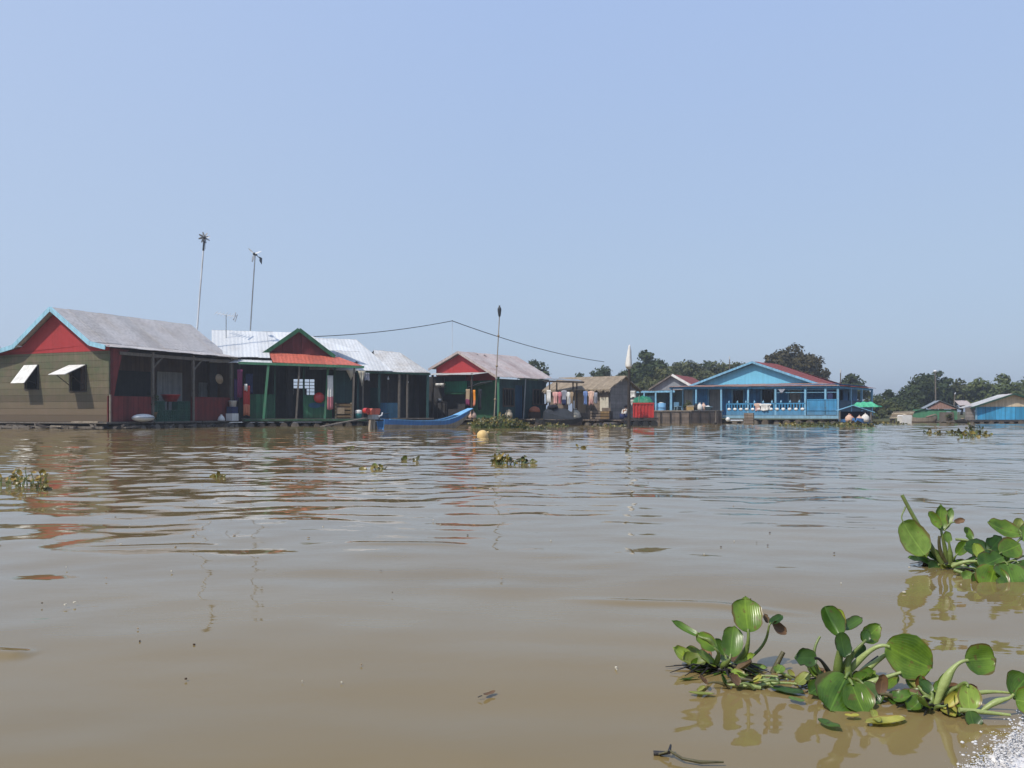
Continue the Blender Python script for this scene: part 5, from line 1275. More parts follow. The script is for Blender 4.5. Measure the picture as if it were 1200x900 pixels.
# ===== cyan hut =====
F = Frame(gx(1143.5, 58), 58, -16)
t = thing('floating_hut', 'bright cyan floating hut with cream gable, cut by the picture edge', 'hut', F.loc, F.rz)
xp, xe = F.x(1187.5), F.x(1236)
ze, zp = F.z(476.5), F.z(461.5, xp, 0)
one(t, 'wall', 'cyan_wall', lambda m: (m.box(.0, xe, .1, .16, .25, ze - .01), m.box(xe - .06, xe, .17, 3.6, .25, ze - .01)))
one(t, 'gable', 'cream', lambda m: m.prism([(.15, .08, ze - .006), (xe - .1, .08, ze - .006), (xp, .08, zp - .06)], (0, .06, 0)))
one(t, 'roof', 'tile_red', lambda m: m.sheets((xe + .3, -.25, ze - .08), (xe + .3, 3.8, ze - .08), (xp, -.25, zp + .02), (xp, 3.8, zp + .02), 5))
one(t, 'roof', 'tin_dull', lambda m: m.sheets((-.35, -.25, ze - .08), (-.35, 3.8, ze - .08), (xp, -.25, zp + .01), (xp, 3.8, zp + .01), 5))
one(t, 'bargeboard', 'dark_green_trim', lambda m: (m.beam((-.36, -.27, ze - .1), (xp, -.27, zp - .01), .04, .1), m.beam((xe + .3, -.27, ze - .1), (xp, -.265, zp - .01), .04, .1)))
one(t, 'side_panel', 'grey_board', lambda m: m.box(F.x(1132), -.012, .2, .26, .2, ze - .05))
one(t, 'corner_board', 'blue_pale', lambda m: m.box(-.01, .1, .05, .097, .25, ze - .02))
one(t, 'side_roof', 'tin_pink', lambda m: m.sheets((F.x(1120, 1.2), .1, F.z(475)), (-.2, .1, F.z(474.5)), (F.x(1120, 1.2), 1.6, F.z(469)), (-.2, 1.6, F.z(469)), 3))
one(t, 'deck', 'dark_wood', lambda m: m.box(F.x(1131), xe + .3, -.3, 3.6, .1, .22))
floats(t, F.x(1132), xe, -.35, 3.6, 9, .15)

# ===== masts, aerials, cable =====
def mast(label, base, top, r0, r1, mat, name='mast', cat='mast', n=8):
    t = thing(name, label, cat, base)
    b = Vector(base); d = Vector(top) - b
    one(t, 'pole', mat, lambda m: m.tube([(0, 0, -.1), d * .35, d], [r0, (r0 + r1) / 2, r1], n))
    return t, d
def turbine(t, d, R_, face, nb=6, tail=True, bm='metal_white'):
    Mx = Matrix.Rotation(face, 3, 'Z') @ Matrix.Rotation(math.radians(90), 3, 'X')
    hub = d + Mx @ Vector((0, 0, .14))
    one(t, 'generator', 'metal_dark', lambda m: m.tube([d + Mx @ Vector((0, 0, -.16)), d + Mx @ Vector((0, 0, .12))], [.06, .085], 10))
    one(t, 'hub', 'metal_dark', lambda m: m.lathe(hub, [(.06, -.02), (.07, .02), (.05, .07), (.01, .1)], 12, M=Mx))
    for k in range(nb):
        a = 2 * math.pi * k / nb + .3
        e = Vector((math.cos(a), math.sin(a), 0)); s = Vector((-math.sin(a), math.cos(a), 0))
        tw = Vector((0, 0, .03))
        pts = [e * .05 - s * .03, e * R_ * .5 - s * .055 + tw, e * R_ - s * .03 + tw, e * R_ + s * .02 - tw, e * R_ * .5 + s * .04 - tw, e * .05 + s * .03]
        one(t, 'blade', bm, lambda m: m.prism([hub + Mx @ p for p in pts], Mx @ Vector((0, 0, .012))))
    if tail: one(t, 'tail_vane', 'metal_dark', lambda m: (m.beam(d + Mx @ Vector((0, 0, -.15)), d + Mx @ Vector((.05, -.15, -.55)), .03, .03), m.prism([d + Mx @ Vector((.05, -.05, -.45)), d + Mx @ Vector((.05, -.08, -.8)), d + Mx @ Vector((.05, -.45, -.75)), d + Mx @ Vector((.05, -.3, -.45))], Mx @ Vector((.012, 0, 0)))))
zA = lambda py, Y: gz(py, Y)
t, d = mast('tallest white mast with a small grey wind turbine, behind the tin grey roof', P(231, 384, 44.6), P(239.5, 279, 44.6), .05, .04, 'metal_white', 'wind_turbine', 'wind turbine')
turbine(t, d, .30, math.radians(20), 8, True, 'metal_grey')
one(t, 'clamp', 'metal_dark', lambda m: m.tube([d * .86, d * 1.0], .055, 8))
t, d = mast('grey mast with white turbine blades above the white tin roof', P(293, 390, 48.3), P(299, 298, 48.3), .042, .035, 'metal_grey', 'wind_turbine', 'wind turbine')
turbine(t, d, .46, math.radians(-8), 3, True)
t = thing('tv_aerial', 'small television aerial on a thin pole between the two wind turbines', 'aerial', P(265, 398, 46.5))
h = (398 - 371) * .0465
one(t, 'pole', 'metal_grey', lambda m: m.tube([(0, 0, -.6), (0, 0, h + .1)], .022, 6))
one(t, 'boom', 'metal_white', lambda m: m.beam((-.6, .1, h + .22), (.55, -.1, h - .02), .035, .035))
for k in range(7):
    u = k / 6; c = Vector((-.58 + 1.1 * u, .1 - .2 * u, h + .215 - .23 * u)); ln = .2 + .12 * u
    one(t, 'dipole', 'metal_white', lambda m: m.tube([c + Vector((-.05, -ln * .8, -ln * .55)), c + Vector((.05, ln * .8, ln * .55))], .014, 5))
one(t, 'reflector', 'metal_grey', lambda m: (m.beam((.5, -.3, h - .22), (.5, .1, h + .22), .03, .05), m.beam((.58, -.3, h - .3), (.58, .1, h + .12), .03, .05)))
t, d = mast('leaning bamboo pole with a dark bottle on top before the red gabled house', (gx(578.5, 47.6), 47.6, -.1), P(585.3, 370, 47.6), .036, .026, 'pale_wood', 'bamboo_pole', 'pole')
one(t, 'bottle', 'metal_dark', lambda m: m.lathe(d + Vector((0, 0, -.05)), [(.05, 0), (.075, .1), (.1, .3), (.11, .42), (.07, .52), (.04, .56), (.05, .62)], 12))
one(t, 'lashing', 'cloth_tan', lambda m: [m.lathe(d * k, [(.06, -.05), (.065, 0), (.06, .05)], 8) for k in (.25, .55, .82)])
t = thing('cable_pole', 'very thin pale pole carrying the overhead cable', 'pole', (gx(530, 58), 58, 0))
one(t, 'pole', 'metal_white', lambda m: m.tube([(0, 0, -.5), (.0, 0, gz(376, 58))], .016, 6))
one(t, 'insulator', 'metal_dark', lambda m: m.lathe((0, 0, gz(376.4, 58)), [(.03, 0), (.045, .03), (.03, .06)], 8))
def span(a, b, sag, n=24): return [a.lerp(b, i / n) + Vector((0, 0, -sag * 4 * (i / n) * (1 - i / n))) for i in range(n + 1)]
mb = MB(); pA, pB, pC = P(366, 394.5, 52), P(530, 376, 58), P(708, 424, 80)
mb.tube(span(pA, pB, .18) + span(pB, pC, .35)[1:], .026, 6)
o = mb.build('overhead_cable', M('metal_dark')); tag(o, 'dark overhead cable sagging from the white tin roof past the red gabled house', 'cable')
t, d = mast('tall bent grey pole with a pale top behind the red gabled shed', (gx(1097, 66), 66, .0), P(1096, 436, 66), .07, .05, 'grey_wood', 'tall_pole', 'pole')
one(t, 'cap', 'metal_white', lambda m: m.lathe(d, [(.06, -.05), (.14, .02), (.15, .1), (.05, .16)], 10))
t, d = mast('short grey post behind the roof of the low shed', (gx(1117, 65), 65, .2), P(1119, 462, 65), .06, .05, 'grey_wood', 'post', 'post')
one(t, 'top_peg', 'metal_white', lambda m: m.tube([d, d + Vector((.05, 0, .14))], .035, 6))
for px, y0, y1, Y, lb in ((672, 447, 470, 60, None), (855, 421, 440, 75, 'thin grey post rising behind the sloping roof of the blue house'), (985, 437, 453, 62, 'small white topped post at the roof corner of the blue house')):
    if not lb: continue
    t, d = mast(lb, P(px, y1 + 22, Y), P(px, y0, Y), .05, .04, 'grey_wood', 'post', 'post')
    one(t, 'top_peg', 'metal_white', lambda m: m.tube([d, d + Vector((0, 0, .25))], .05, 6))
# floats and scraps on the open water
o = thing('jug_float', 'yellow plastic jug float drifting on the open water', 'float', (gx(565.5, 25), 25, .0), .5)
one(o, 'jug_body', 'yellow_float', lambda m: m.lathe((0, 0, .02), [(.05, -.16), (.14, -.13), (.165, -.02), (.16, .08), (.1, .15), (.04, .18)], 16))
one(o, 'neck', 'yellow_float', lambda m: m.tube([(.1, 0, .1), (.2, .03, .13)], .035, 8))

# ===== person squatting on the side deck =====
def person():
    o = bpy.data.objects.new('person', None)
    X, Y, Zd = gx(730.8, 49.6), 49.6, .32
    J = dict(pel=(0, 0, .20), chest=(.05, -.04, .46), neck=(.11, -.05, .60), head=(.15, -.06, .70), crown=(.16, -.06, .80),
             shl=(.08, .12, .55), ell=(.24, .18, .38), wrl=(.40, .14, .30), shr=(.08, -.20, .55), elr=(.25, -.24, .40), wrr=(.41, -.16, .30),
             hpl=(.0, .10, .19), knl=(.33, .16, .38), anl=(.12, .15, .07), tol=(.30, .17, .03), hpr=(.0, -.12, .19), knr=(.33, -.20, .40), anr=(.12, -.18, .07), tor=(.30, -.20, .03))
    Rr = dict(pel=.13, chest=.14, neck=.055, head=.10, crown=.085, shl=.062, ell=.042, wrl=.03, shr=.062, elr=.042, wrr=.03, hpl=.09, knl=.06, anl=.04, tol=.032, hpr=.09, knr=.06, anr=.04, tor=.032)
    E = [('pel', 'chest'), ('chest', 'neck'), ('neck', 'head'), ('head', 'crown'), ('chest', 'shl'), ('shl', 'ell'), ('ell', 'wrl'), ('chest', 'shr'), ('shr', 'elr'), ('elr', 'wrr'),
         ('pel', 'hpl'), ('hpl', 'knl'), ('knl', 'anl'), ('anl', 'tol'), ('pel', 'hpr'), ('hpr', 'knr'), ('knr', 'anr'), ('anr', 'tor')]
    for s, sg in (('l', 1), ('r', -1)):
        w = Vector(J['wr' + s])
        J['pm' + s] = tuple(w + Vector((.07, 0, -.02))); Rr['pm' + s] = .028; E.append(('wr' + s, 'pm' + s))
        for k, (dy, ln) in enumerate(((-.03, .06), (-.01, .075), (.01, .07), (.03, .055))):
            a = 'f%d%s' % (k, s); J[a] = tuple(w + Vector((.07 + ln * .6, dy, -.03))); J[a + 't'] = tuple(w + Vector((.07 + ln, dy, -.06)))
            Rr[a] = .009; Rr[a + 't'] = .008; E += [('pm' + s, a), (a, a + 't')]
        a = 'th' + s; J[a] = tuple(w + Vector((.05, -sg * .045, -.03))); Rr[a] = .010; E.append(('wr' + s, a))
    def skin(name, keys, edges, mat, grow, parent, root):
        ks = list(keys); me = bpy.data.meshes.new(name)
        me.from_pydata([J[k] for k in ks], [(ks.index(a), ks.index(b)) for a, b in edges], [])
        me.materials.append(M(mat)); ob = bpy.data.objects.new(name, me); COL.objects.link(ob)
        md = ob.modifiers.new('skin', 'SKIN'); md.use_smooth_shade = True
        for i, k in enumerate(ks):
            sv = me.skin_vertices[0].data[i]; rr = Rr[k] * grow if grow > 1 else Rr[k]; sv.radius = (rr, rr); sv.use_root = (k == root)
        sd = ob.modifiers.new('smooth', 'SUBSURF'); sd.levels = sd.render_levels = 1
        ob.parent = parent
        return ob
    paint('skin_tone', (.22, .12, .075), (.2, .11, .07), rough=.55, streak=0)
    COL.objects.link(o); o.location = (X, Y, Zd); o.rotation_euler = (0, 0, math.radians(38))
    tag(o, 'person in a white shirt squatting on the plank deck by the wrapped pole', 'person')
    skin('body', J.keys(), E, 'skin_tone', 1, o, 'pel')
    skin('shirt', ['pel', 'chest', 'neck', 'shl', 'ell', 'shr', 'elr'], [('pel', 'chest'), ('chest', 'neck'), ('chest', 'shl'), ('shl', 'ell'), ('chest', 'shr'), ('shr', 'elr')], 'cloth_white', 1.22, o, 'pel')
    skin('trousers', ['pel', 'hpl', 'knl', 'anl', 'hpr', 'knr', 'anr'], [('pel', 'hpl'), ('hpl', 'knl'), ('knl', 'anl'), ('pel', 'hpr'), ('hpr', 'knr'), ('knr', 'anr')], 'cloth_navy', 1.24, o, 'pel')
    one(o, 'hair', 'cloth_black', lambda m: m.lathe((.14, -.06, .75), [(.115, -.04), (.122, .02), (.105, .08), (.06, .115), (.01, .125)], 14))
person()
# ---------------------------------------------------------------- water hyacinth
def hyacinth_mat(name, c1, c2, edge, rough=.3, trans=.3):
    m, nt, b = nodes(name)
    uv = N(nt, 'ShaderNodeUVMap'); sep = N(nt, 'ShaderNodeSeparateXYZ'); nt.links.new(uv.outputs[0], sep.inputs[0])
    tc = N(nt, 'ShaderNodeTexCoord')
    n1 = N(nt, 'ShaderNodeTexNoise', i_Scale=16.0, i_Detail=4.0); nt.links.new(tc.outputs['Object'], n1.inputs['Vector'])
    c = ramp(nt, n1.outputs['Fac'], [(.36, [x * .8 for x in c1]), (.64, [x * 1.1 for x in c2])])
    vein = math_n(nt, 'SINE', math_n(nt, 'MULTIPLY', sep.outputs[1], 95.0))
    vr = ramp(nt, vein, [(.55, 0.0), (1.0, 1.0)])
    c = mix_rgb(nt, math_n(nt, 'MULTIPLY', vr, .10), c, [min(1, x * 1.8) for x in c2])
    mid = math_n(nt, 'ABSOLUTE', math_n(nt, 'SUBTRACT', sep.outputs[1], .5))
    c = mix_rgb(nt, ramp(nt, mid, [(.0, .35), (.03, 0.0)]), c, [min(1, x * 2.2) for x in c2])
    # browned, nibbled rim
    rim = math_n(nt, 'ADD', math_n(nt, 'MULTIPLY', mid, 1.5), math_n(nt, 'MULTIPLY', n1.outputs['Fac'], .55))
    rim = math_n(nt, 'MAXIMUM', rim, math_n(nt, 'ADD', math_n(nt, 'MULTIPLY', sep.outputs[0], .68), math_n(nt, 'MULTIPLY', n1.outputs['Fac'], .5)))
    c = mix_rgb(nt, ramp(nt, rim, [(.93, 0.0), (1.02, .85)]), c, edge)
    n3 = N(nt, 'ShaderNodeTexNoise', i_Scale=60.0, i_Detail=2.0); nt.links.new(tc.outputs['Object'], n3.inputs['Vector'])
    c = mix_rgb(nt, ramp(nt, n3.outputs['Fac'], [(.63, 0.0), (.70, .65)]), c, edge)
    oi = N(nt, 'ShaderNodeObjectInfo')
    c = mix_rgb(nt, 1.0, c, ramp(nt, oi.outputs['Random'], [(0, (.62, .72, .75)), (.5, (1, 1, 1)), (1, (1.35, 1.2, .9))]), 'MULTIPLY')
    nt.links.new(c, b.inputs['Base Color'])
    b.inputs['Roughness'].default_value = rough; b.inputs['Specular IOR Level'].default_value = .45
    bp = N(nt, 'ShaderNodeBump', i_Strength=.10, i_Distance=.002); nt.links.new(vein, bp.inputs['Height']); nt.links.new(bp.outputs[0], b.inputs['Normal'])
    tr = N(nt, 'ShaderNodeBsdfTranslucent'); nt.links.new(mix_rgb(nt, 1.0, c, (1.0, 1.0, .55), 'MULTIPLY'), tr.inputs[0])
    ms = N(nt, 'ShaderNodeMixShader'); ms.inputs[0].default_value = trans
    out = [n for n in nt.nodes if n.type == 'OUTPUT_MATERIAL'][0]
    nt.links.new(b.outputs[0], ms.inputs[1]); nt.links.new(tr.outputs[0], ms.inputs[2]); nt.links.new(ms.outputs[0], out.inputs[0])
    MATS[name] = m
hyacinth_mat('hy_green', (.06, .135, .014), (.13, .23, .03), (.12, .08, .03))
hyacinth_mat('hy_dark', (.032, .082, .016), (.07, .14, .026), (.05, .04, .02))
hyacinth_mat('hy_light', (.14, .24, .03), (.24, .35, .065), (.2, .14, .05))
hyacinth_mat('hy_yellow', (.26, .30, .055), (.38, .38, .09), (.25, .16, .05), rough=.4)
hyacinth_mat('hy_brown', (.13, .07, .035), (.2, .11, .05), (.06, .035, .02), rough=.6, trans=.15)
paint('hy_stem', (.15, .20, .05), (.10, .12, .035), rough=.4, scale=18, streak=0, spec=.5)
paint('hy_stem_pale', (.30, .36, .12), (.2, .24, .08), rough=.4, scale=18, streak=0, spec=.5)
paint('hy_stem_brown', (.085, .075, .03), (.05, .045, .02), rough=.5, scale=18, streak=0, spec=.4)
paint('hy_root', (.014, .012, .012), (.03, .025, .02), rough=.5, scale=20, streak=0, spec=.5)


def blade(name, parent, base, tip, w, hint, mat, cup=.25, curl=.12, fold=0.0, nu=13, nv=11, seed=0, loc=Vector((0, 0, 0))):
    r = random.Random(seed)
    base, tip = Vector(base) - loc, Vector(tip) - loc
    ax = tip - base; L = ax.length; ax.normalize()
    n = Vector(hint) - ax * ax.dot(Vector(hint))
    if n.length < 1e-3: n = ax.orthogonal()
    n.normalize(); s = ax.cross(n)
    co, uv = [], []
    p1, p2 = r.uniform(0, 6), r.uniform(0, 6)
    bite = r.choice((0, 0, .25, .4)); bu = r.uniform(.45, .9); bs = r.choice((-1, 1))
    for i in range(nu):
        u = (1 - math.cos(math.pi * i / (nu - 1))) / 2
        hw = w / 2 * max(.0, 1 - abs(2 * u ** .92 - 1) ** 2.5) ** .48 * (.84 + .16 * min(1, u * 2.0)) + .02 * w
        hw *= 1 + .04 * math.sin(u * 9 + p1) + .025 * math.sin(u * 23 + p2)
        for j in range(nv):
            v = j / (nv - 1) * 2 - 1
            off = cup * hw * v * v + fold * hw * abs(v) + curl * L * (4 * u * (1 - u) * -.5 + .0) + .03 * w * math.sin(v * 4 + u * 5 + p2) * abs(v)
            tear = 1 - bite * math.exp(-((u - bu) / .09) ** 2) * (1 if v * bs > .3 else 0)
            wave = .02 * L * math.sin(v * 3 + p1) * u
            co.append(base + ax * (L * u * (1 - .06 * v * v * u) + wave) + s * (v * hw * tear) + n * off)
            uv.append((u, (v + 1) / 2))
    fs = [(i * nv + j, i * nv + j + 1, (i + 1) * nv + j + 1, (i + 1) * nv + j) for i in range(nu - 1) for j in range(nv - 1)]
    me = bpy.data.meshes.new(name); me.from_pydata([tuple(c) for c in co], [], fs); me.materials.append(M(mat))
    ul = me.uv_layers.new(name='UVMap')
    for p in me.polygons:
        p.use_smooth = True
        for li in p.loop_indices: ul.data[li].uv = uv[me.loops[li].vertex_index]
    o = bpy.data.objects.new(name, me); COL.objects.link(o); o.parent = parent
    return o


def stalk(name, parent, pts, r, mat, bulb=0.0, loc=Vector((0, 0, 0)), n=14, r1=None):
    """curved stalk through 2-4 control points (Bezier), with the swollen float of a hyacinth petiole"""
    c = [Vector(p) - loc for p in pts]; out, rad = [], []
    for i in range(n + 1):
        u = i / n; q = list(c)
        while len(q) > 1: q = [a.lerp(b, u) for a, b in zip(q[:-1], q[1:])]
        out.append(q[0]); rr = r + ((r1 if r1 is not None else r * .55) - r) * u
        rad.append(rr * (1 + bulb * math.exp(-((u - .35) / .2) ** 2)))
    mb = MB(); mb.tube(out, rad, 9)
    return mb.build(name, M(mat), parent)


def on_water(px, py, z=.006):
    Y = (CAM_H - z) * FPX / (py - HOR); return Vector((gx(px, Y), Y, z))


G4 = 'water hyacinths drifting beside the boat'
def hyacinth(label, root, leaves, stems=(), roots=8, seed=1, rr=.11, fill=16):
    r = random.Random(seed)
    R0 = on_water(*root, .0); Y0 = R0.y
    o = thing('water_hyacinth', label, 'water plant', R0, 0, G4)
    def pt(px, py, d): return on_water(px, py) if d == 'w' else P(px, py, Y0 + d)
    for k, lf in enumerate(leaves):
        bx, by, tx, ty, w, db, dt, tilt, cup, mat = lf[:10]
        opt = lf[10] if len(lf) > 10 else {}
        b, t = pt(bx, by, db), pt(tx, ty, dt)
        w_m = w * (b.y + t.y) / 2 / FPX
        hint = (opt.get('roll', 0), -math.cos(tilt), math.sin(tilt)) if db != 'w' else (0, 0, 1)
        blade('leaf', o, b, t, w_m, hint, mat, cup, opt.get('curl', .12), opt.get('fold', 0), seed=seed * 50 + k, loc=R0)
        if opt.get('p', 1):
            fr = pt(*opt['from']) if 'from' in opt else R0 + Vector((r.uniform(-.02, .02), r.uniform(-.02, .02), -.01))
            c = fr.lerp(b, .5) + Vector(opt.get('c', (r.uniform(-.015, .015), 0, .02)))
            ax = (t - b).normalized() * min(.03, (t - b).length * .3)
            stalk('petiole', o, [fr, c, b - ax, b + ax * .3], opt.get('r', .0058), opt.get('sm', 'hy_stem'), opt.get('bulb', .5), R0)
    for k in range(fill):      # wet, half sunk leaves and young shoots around the crown
        a = r.uniform(0, 6.283); d = Vector((math.cos(a), math.sin(a), 0))
        b = R0 + d * rr * r.uniform(.15, .55) + Vector((0, 0, r.uniform(.004, .03)))
        t = b + d * r.uniform(.035, .07) * (rr / .10) ** .5 + Vector((0, 0, r.uniform(-.03, .05)))
        t.z = max(t.z, .004)
        blade('leaf', o, b, t, r.uniform(.018, .05) * (rr / .10) ** .5, (r.uniform(-.5, .5), -.6, 1), r.choice(('hy_green', 'hy_dark', 'hy_light', 'hy_light', 'hy_green', 'hy_yellow', 'hy_brown')), .3, r.uniform(.05, .35), r.uniform(-.1, .4), seed=seed * 90 + k, loc=R0)
        stalk('petiole', o, [R0 + Vector((0, 0, -.01)), R0.lerp(b, .5) + Vector((0, 0, .02)), b], r.uniform(.0035, .006), r.choice(('hy_stem', 'hy_stem_pale', 'hy_stem_brown')), r.uniform(.2, 1.0), R0)
    for s in stems:
        pts, rad, mat, bulb = s[:4]
        stalk('stem', o, [pt(*p) for p in pts], rad, mat, bulb, R0, r1=s[4] if len(s) > 4 else None)
    mb = MB()
    for i in range(roots * 5):
        a = r.uniform(0, 6.283); l = r.uniform(.4, 1.0) * rr
        d = Vector((math.cos(a) * l * 1.25, math.sin(a) * l, r.uniform(-.02, .012)))
        mid = d * .5 + Vector((r.uniform(-.01, .01), r.uniform(-.01, .01), r.uniform(.005, .025)))
        mb.tube([Vector((r.uniform(-.02, .02), r.uniform(-.015, .015), .004)), mid, d], [.0035, .0028, .001], 5)
    mb.lathe((0, 0, -.02), [(.012, 0), (.026, .012), (.02, .03), (.008, .042)], 9)
    mb.build('roots', M('hy_root'), o)
    return o

hyacinth('hyacinth with one round upright leaf and a withered brown leaf, black roots showing', (846, 786), [
    (877, 741, 873, 699, 36, -.03, .03, .3, .28, 'hy_green', dict(c=(.03, 0, -.01), bulb=.9, r=.007)),
    (839, 761, 816, 742, 19, -.04, -.02, .5, .2, 'hy_green', {}),
    (819, 746, 787, 727, 12, -.02, .02, 1.1, .5, 'hy_green', {'from': (838, 760, -.03)}),
    (856, 770, 860, 733, 25, -.05, .0, .35, .35, 'hy_light', {'bulb': 1.0}),
    (850, 768, 838, 748, 12, .03, .05, .4, .3, 'hy_dark', {}),
    (902, 731, 917, 721, 10, .0, .03, .9, .4, 'hy_dark', {'from': (880, 770, 0.02), 'c': (.035, 0, 0), 'r': .0042, 'bulb': .1, 'sm': 'hy_stem'}),
    (905, 731, 922, 741, 14, .0, .02, .6, .5, 'hy_brown', dict(p=0, curl=.3)),
    (900, 730, 896, 719, 7, .02, .03, .4, .4, 'hy_brown', dict(p=0)),
    (850, 783, 892, 791, 17, 'w', 'w', 0, .1, 'hy_dark', dict(p=0)),
    (845, 787, 796, 796, 9, 'w', 'w', 0, .3, 'hy_dark', dict(p=0)),
    (903, 804, 943, 811, 22, 'w', 'w', 0, .12, 'hy_dark', {'from': (890, 796, 0), 'r': .005}),
    (925, 816, 942, 822, 13, 'w', 'w', 0, .12, 'hy_green', dict(p=0)),
    (807, 811, 838, 813, 9, 'w', 'w', 0, .4, 'hy_yellow', dict(p=0)),
    (818, 810, 825, 803, 7, 'w', 'w', 0, .4, 'hy_yellow', dict(p=0)),
], stems=[([(903, 800, -.02), (906, 785, -.02), (918, 764, -.01)], .0085, 'hy_stem_brown', .2, .006),
          ([(850, 780, 0), (878, 776, -.03), (905, 800, -.03)], .006, 'hy_stem', .2),
          ([(897, 813, -.1), (897, 804, -.1), (900, 796, -.1)], .010, 'hy_stem_pale', .4, .003)], seed=2, rr=.125)

hyacinth('large tangled hyacinth with one broad shiny leaf and a yellow fallen leaf at its foot', (985, 806), [
    (984, 746, 966, 710, 24, -.02, .02, .2, .3, 'hy_green', dict(fold=.5, r=.010, bulb=.25, sm='hy_stem')),
    (982, 744, 981, 712, 17, .0, .03, .2, .3, 'hy_light', dict(p=0, fold=.3)),
    (986, 738, 1010, 723, 14, -.01, .03, .9, .4, 'hy_dark', dict(p=0)),
    (985, 741, 991, 771, 19, -.03, -.04, .3, .25, 'hy_dark', dict(p=0)),
    (957, 771, 931, 771, 22, -.02, -.03, .3, .25, 'hy_dark', dict(r=.0055, sm='hy_root', bulb=.3)),
    (1013, 752, 1032, 732, 20, -.02, .04, .5, .4, 'hy_green', dict(curl=.35)),
    (1011, 752, 1017, 738, 12, -.01, .0, .3, .3, 'hy_dark', dict(p=0)),
    (1038, 756, 1093, 784, 50, -.05, -.06, .35, .22, 'hy_green', dict(r=.0075, bulb=.4, sm='hy_stem_pale', c=(-.01, 0, .01))),
    (992, 792, 972, 834, 54, -.10, -.16, .7, .2, 'hy_green', dict(r=.006)),
    (998, 800, 1014, 838, 36, -.12, -.17, .6, .2, 'hy_green', dict(r=.006)),
    (1010, 800, 1032, 827, 26, -.08, -.12, .5, .3, 'hy_dark', {}),
    (1040, 814, 1078, 833, 26, -.10, -.13, .8, .25, 'hy_green', {}),
    (1036, 806, 1052, 790, 13, -.03, .0, .6, .4, 'hy_green', {}),
    (1060, 841, 1013, 846, 22, 'w', 'w', 0, .3, 'hy_yellow', dict(p=0)),
    (1030, 846, 1022, 830, 10, 'w', 'w', 0, .4, 'hy_yellow', dict(p=0)),
    (990, 838, 1008, 838, 10, 'w', 'w', 0, .3, 'hy_yellow', dict(p=0)),
    (960, 842, 985, 852, 16, 'w', 'w', 0, .1, 'hy_dark', dict(p=0)),
    (965, 800, 948, 813, 20, -.05, -.08, .7, .3, 'hy_green', {}),
    (1000, 770, 1014, 756, 11, .05, .07, .4, .3, 'hy_dark', {}),
], stems=[([(966, 800, 0), (945, 770, 0), (961, 746, .02)], .0045, 'hy_stem', .1, .003),
          ([(996, 806, -.02), (992, 785, -.02), (996, 758, -.02)], .0085, 'hy_stem', .2, .006),
          ([(1002, 796, -.01), (1020, 780, -.01), (1042, 764, -.03)], .009, 'hy_stem_pale', .3, .005),
          ([(1008, 806, -.06), (1030, 796, -.07), (1056, 788, -.08)], .008, 'hy_stem_pale', .4, .004),
          ([(1000, 800, .03), (1012, 782, .03), (1030, 770, .03)], .007, 'hy_root', .2, .005),
          ([(958, 812, -.08), (990, 816, -.1), (1030, 822, -.1)], .006, 'hy_stem_pale', .3)], roots=12, seed=3, rr=.10)

hyacinth('small hyacinth with a bent over leaf on a swollen pale stalk beside the spray', (1096, 828), [
    (1131, 774, 1167, 771, 36, -.03, -.02, .25, .3, 'hy_green', dict(c=(-.01, 0, .035), r=.0065, bulb=1.1, sm='hy_stem_pale')),
    (1108, 827, 1125, 811, 13, -.05, -.05, .5, .4, 'hy_yellow', dict(r=.004)),
    (1134, 802, 1137, 836, 27, -.06, -.09, .45, .3, 'hy_light', {}),
    (1128, 806, 1122, 830, 14, -.04, -.06, .4, .3, 'hy_green', {}),
    (1137, 833, 1143, 854, 20, -.10, -.12, .6, .3, 'hy_dark', dict(p=0)),
    (1092, 812, 1078, 796, 14, .0, .02, .5, .3, 'hy_dark', {}),
    (1100, 806, 1112, 790, 12, -.02, .0, .5, .4, 'hy_light', dict(bulb=1.0)),
    (1186, 816, 1205, 792, 38, -.08, -.06, .4, .3, 'hy_green', {'from': (1150, 834, -.08), 'sm': 'hy_stem_pale'}),
    (1190, 820, 1216, 824, 34, -.10, -.12, .6, .3, 'hy_green', dict(p=0)),
    (1204, 816, 1228, 790, 34, -.06, -.04, .4, .3, 'hy_dark', {'from': (1190, 820, -.06)}),
], stems=[([(1140, 813, -.05), (1160, 809, -.05), (1183, 812, -.06)], .005, 'hy_stem_pale', .2),
          ([(1124, 832, -.09), (1150, 834, -.09), (1184, 838, -.1)], .006, 'hy_stem_pale', .2),
          ([(1096, 826, 0), (1082, 812, 0), (1076, 804, .02)], .006, 'hy_stem', .5)], roots=8, seed=4, rr=.09)

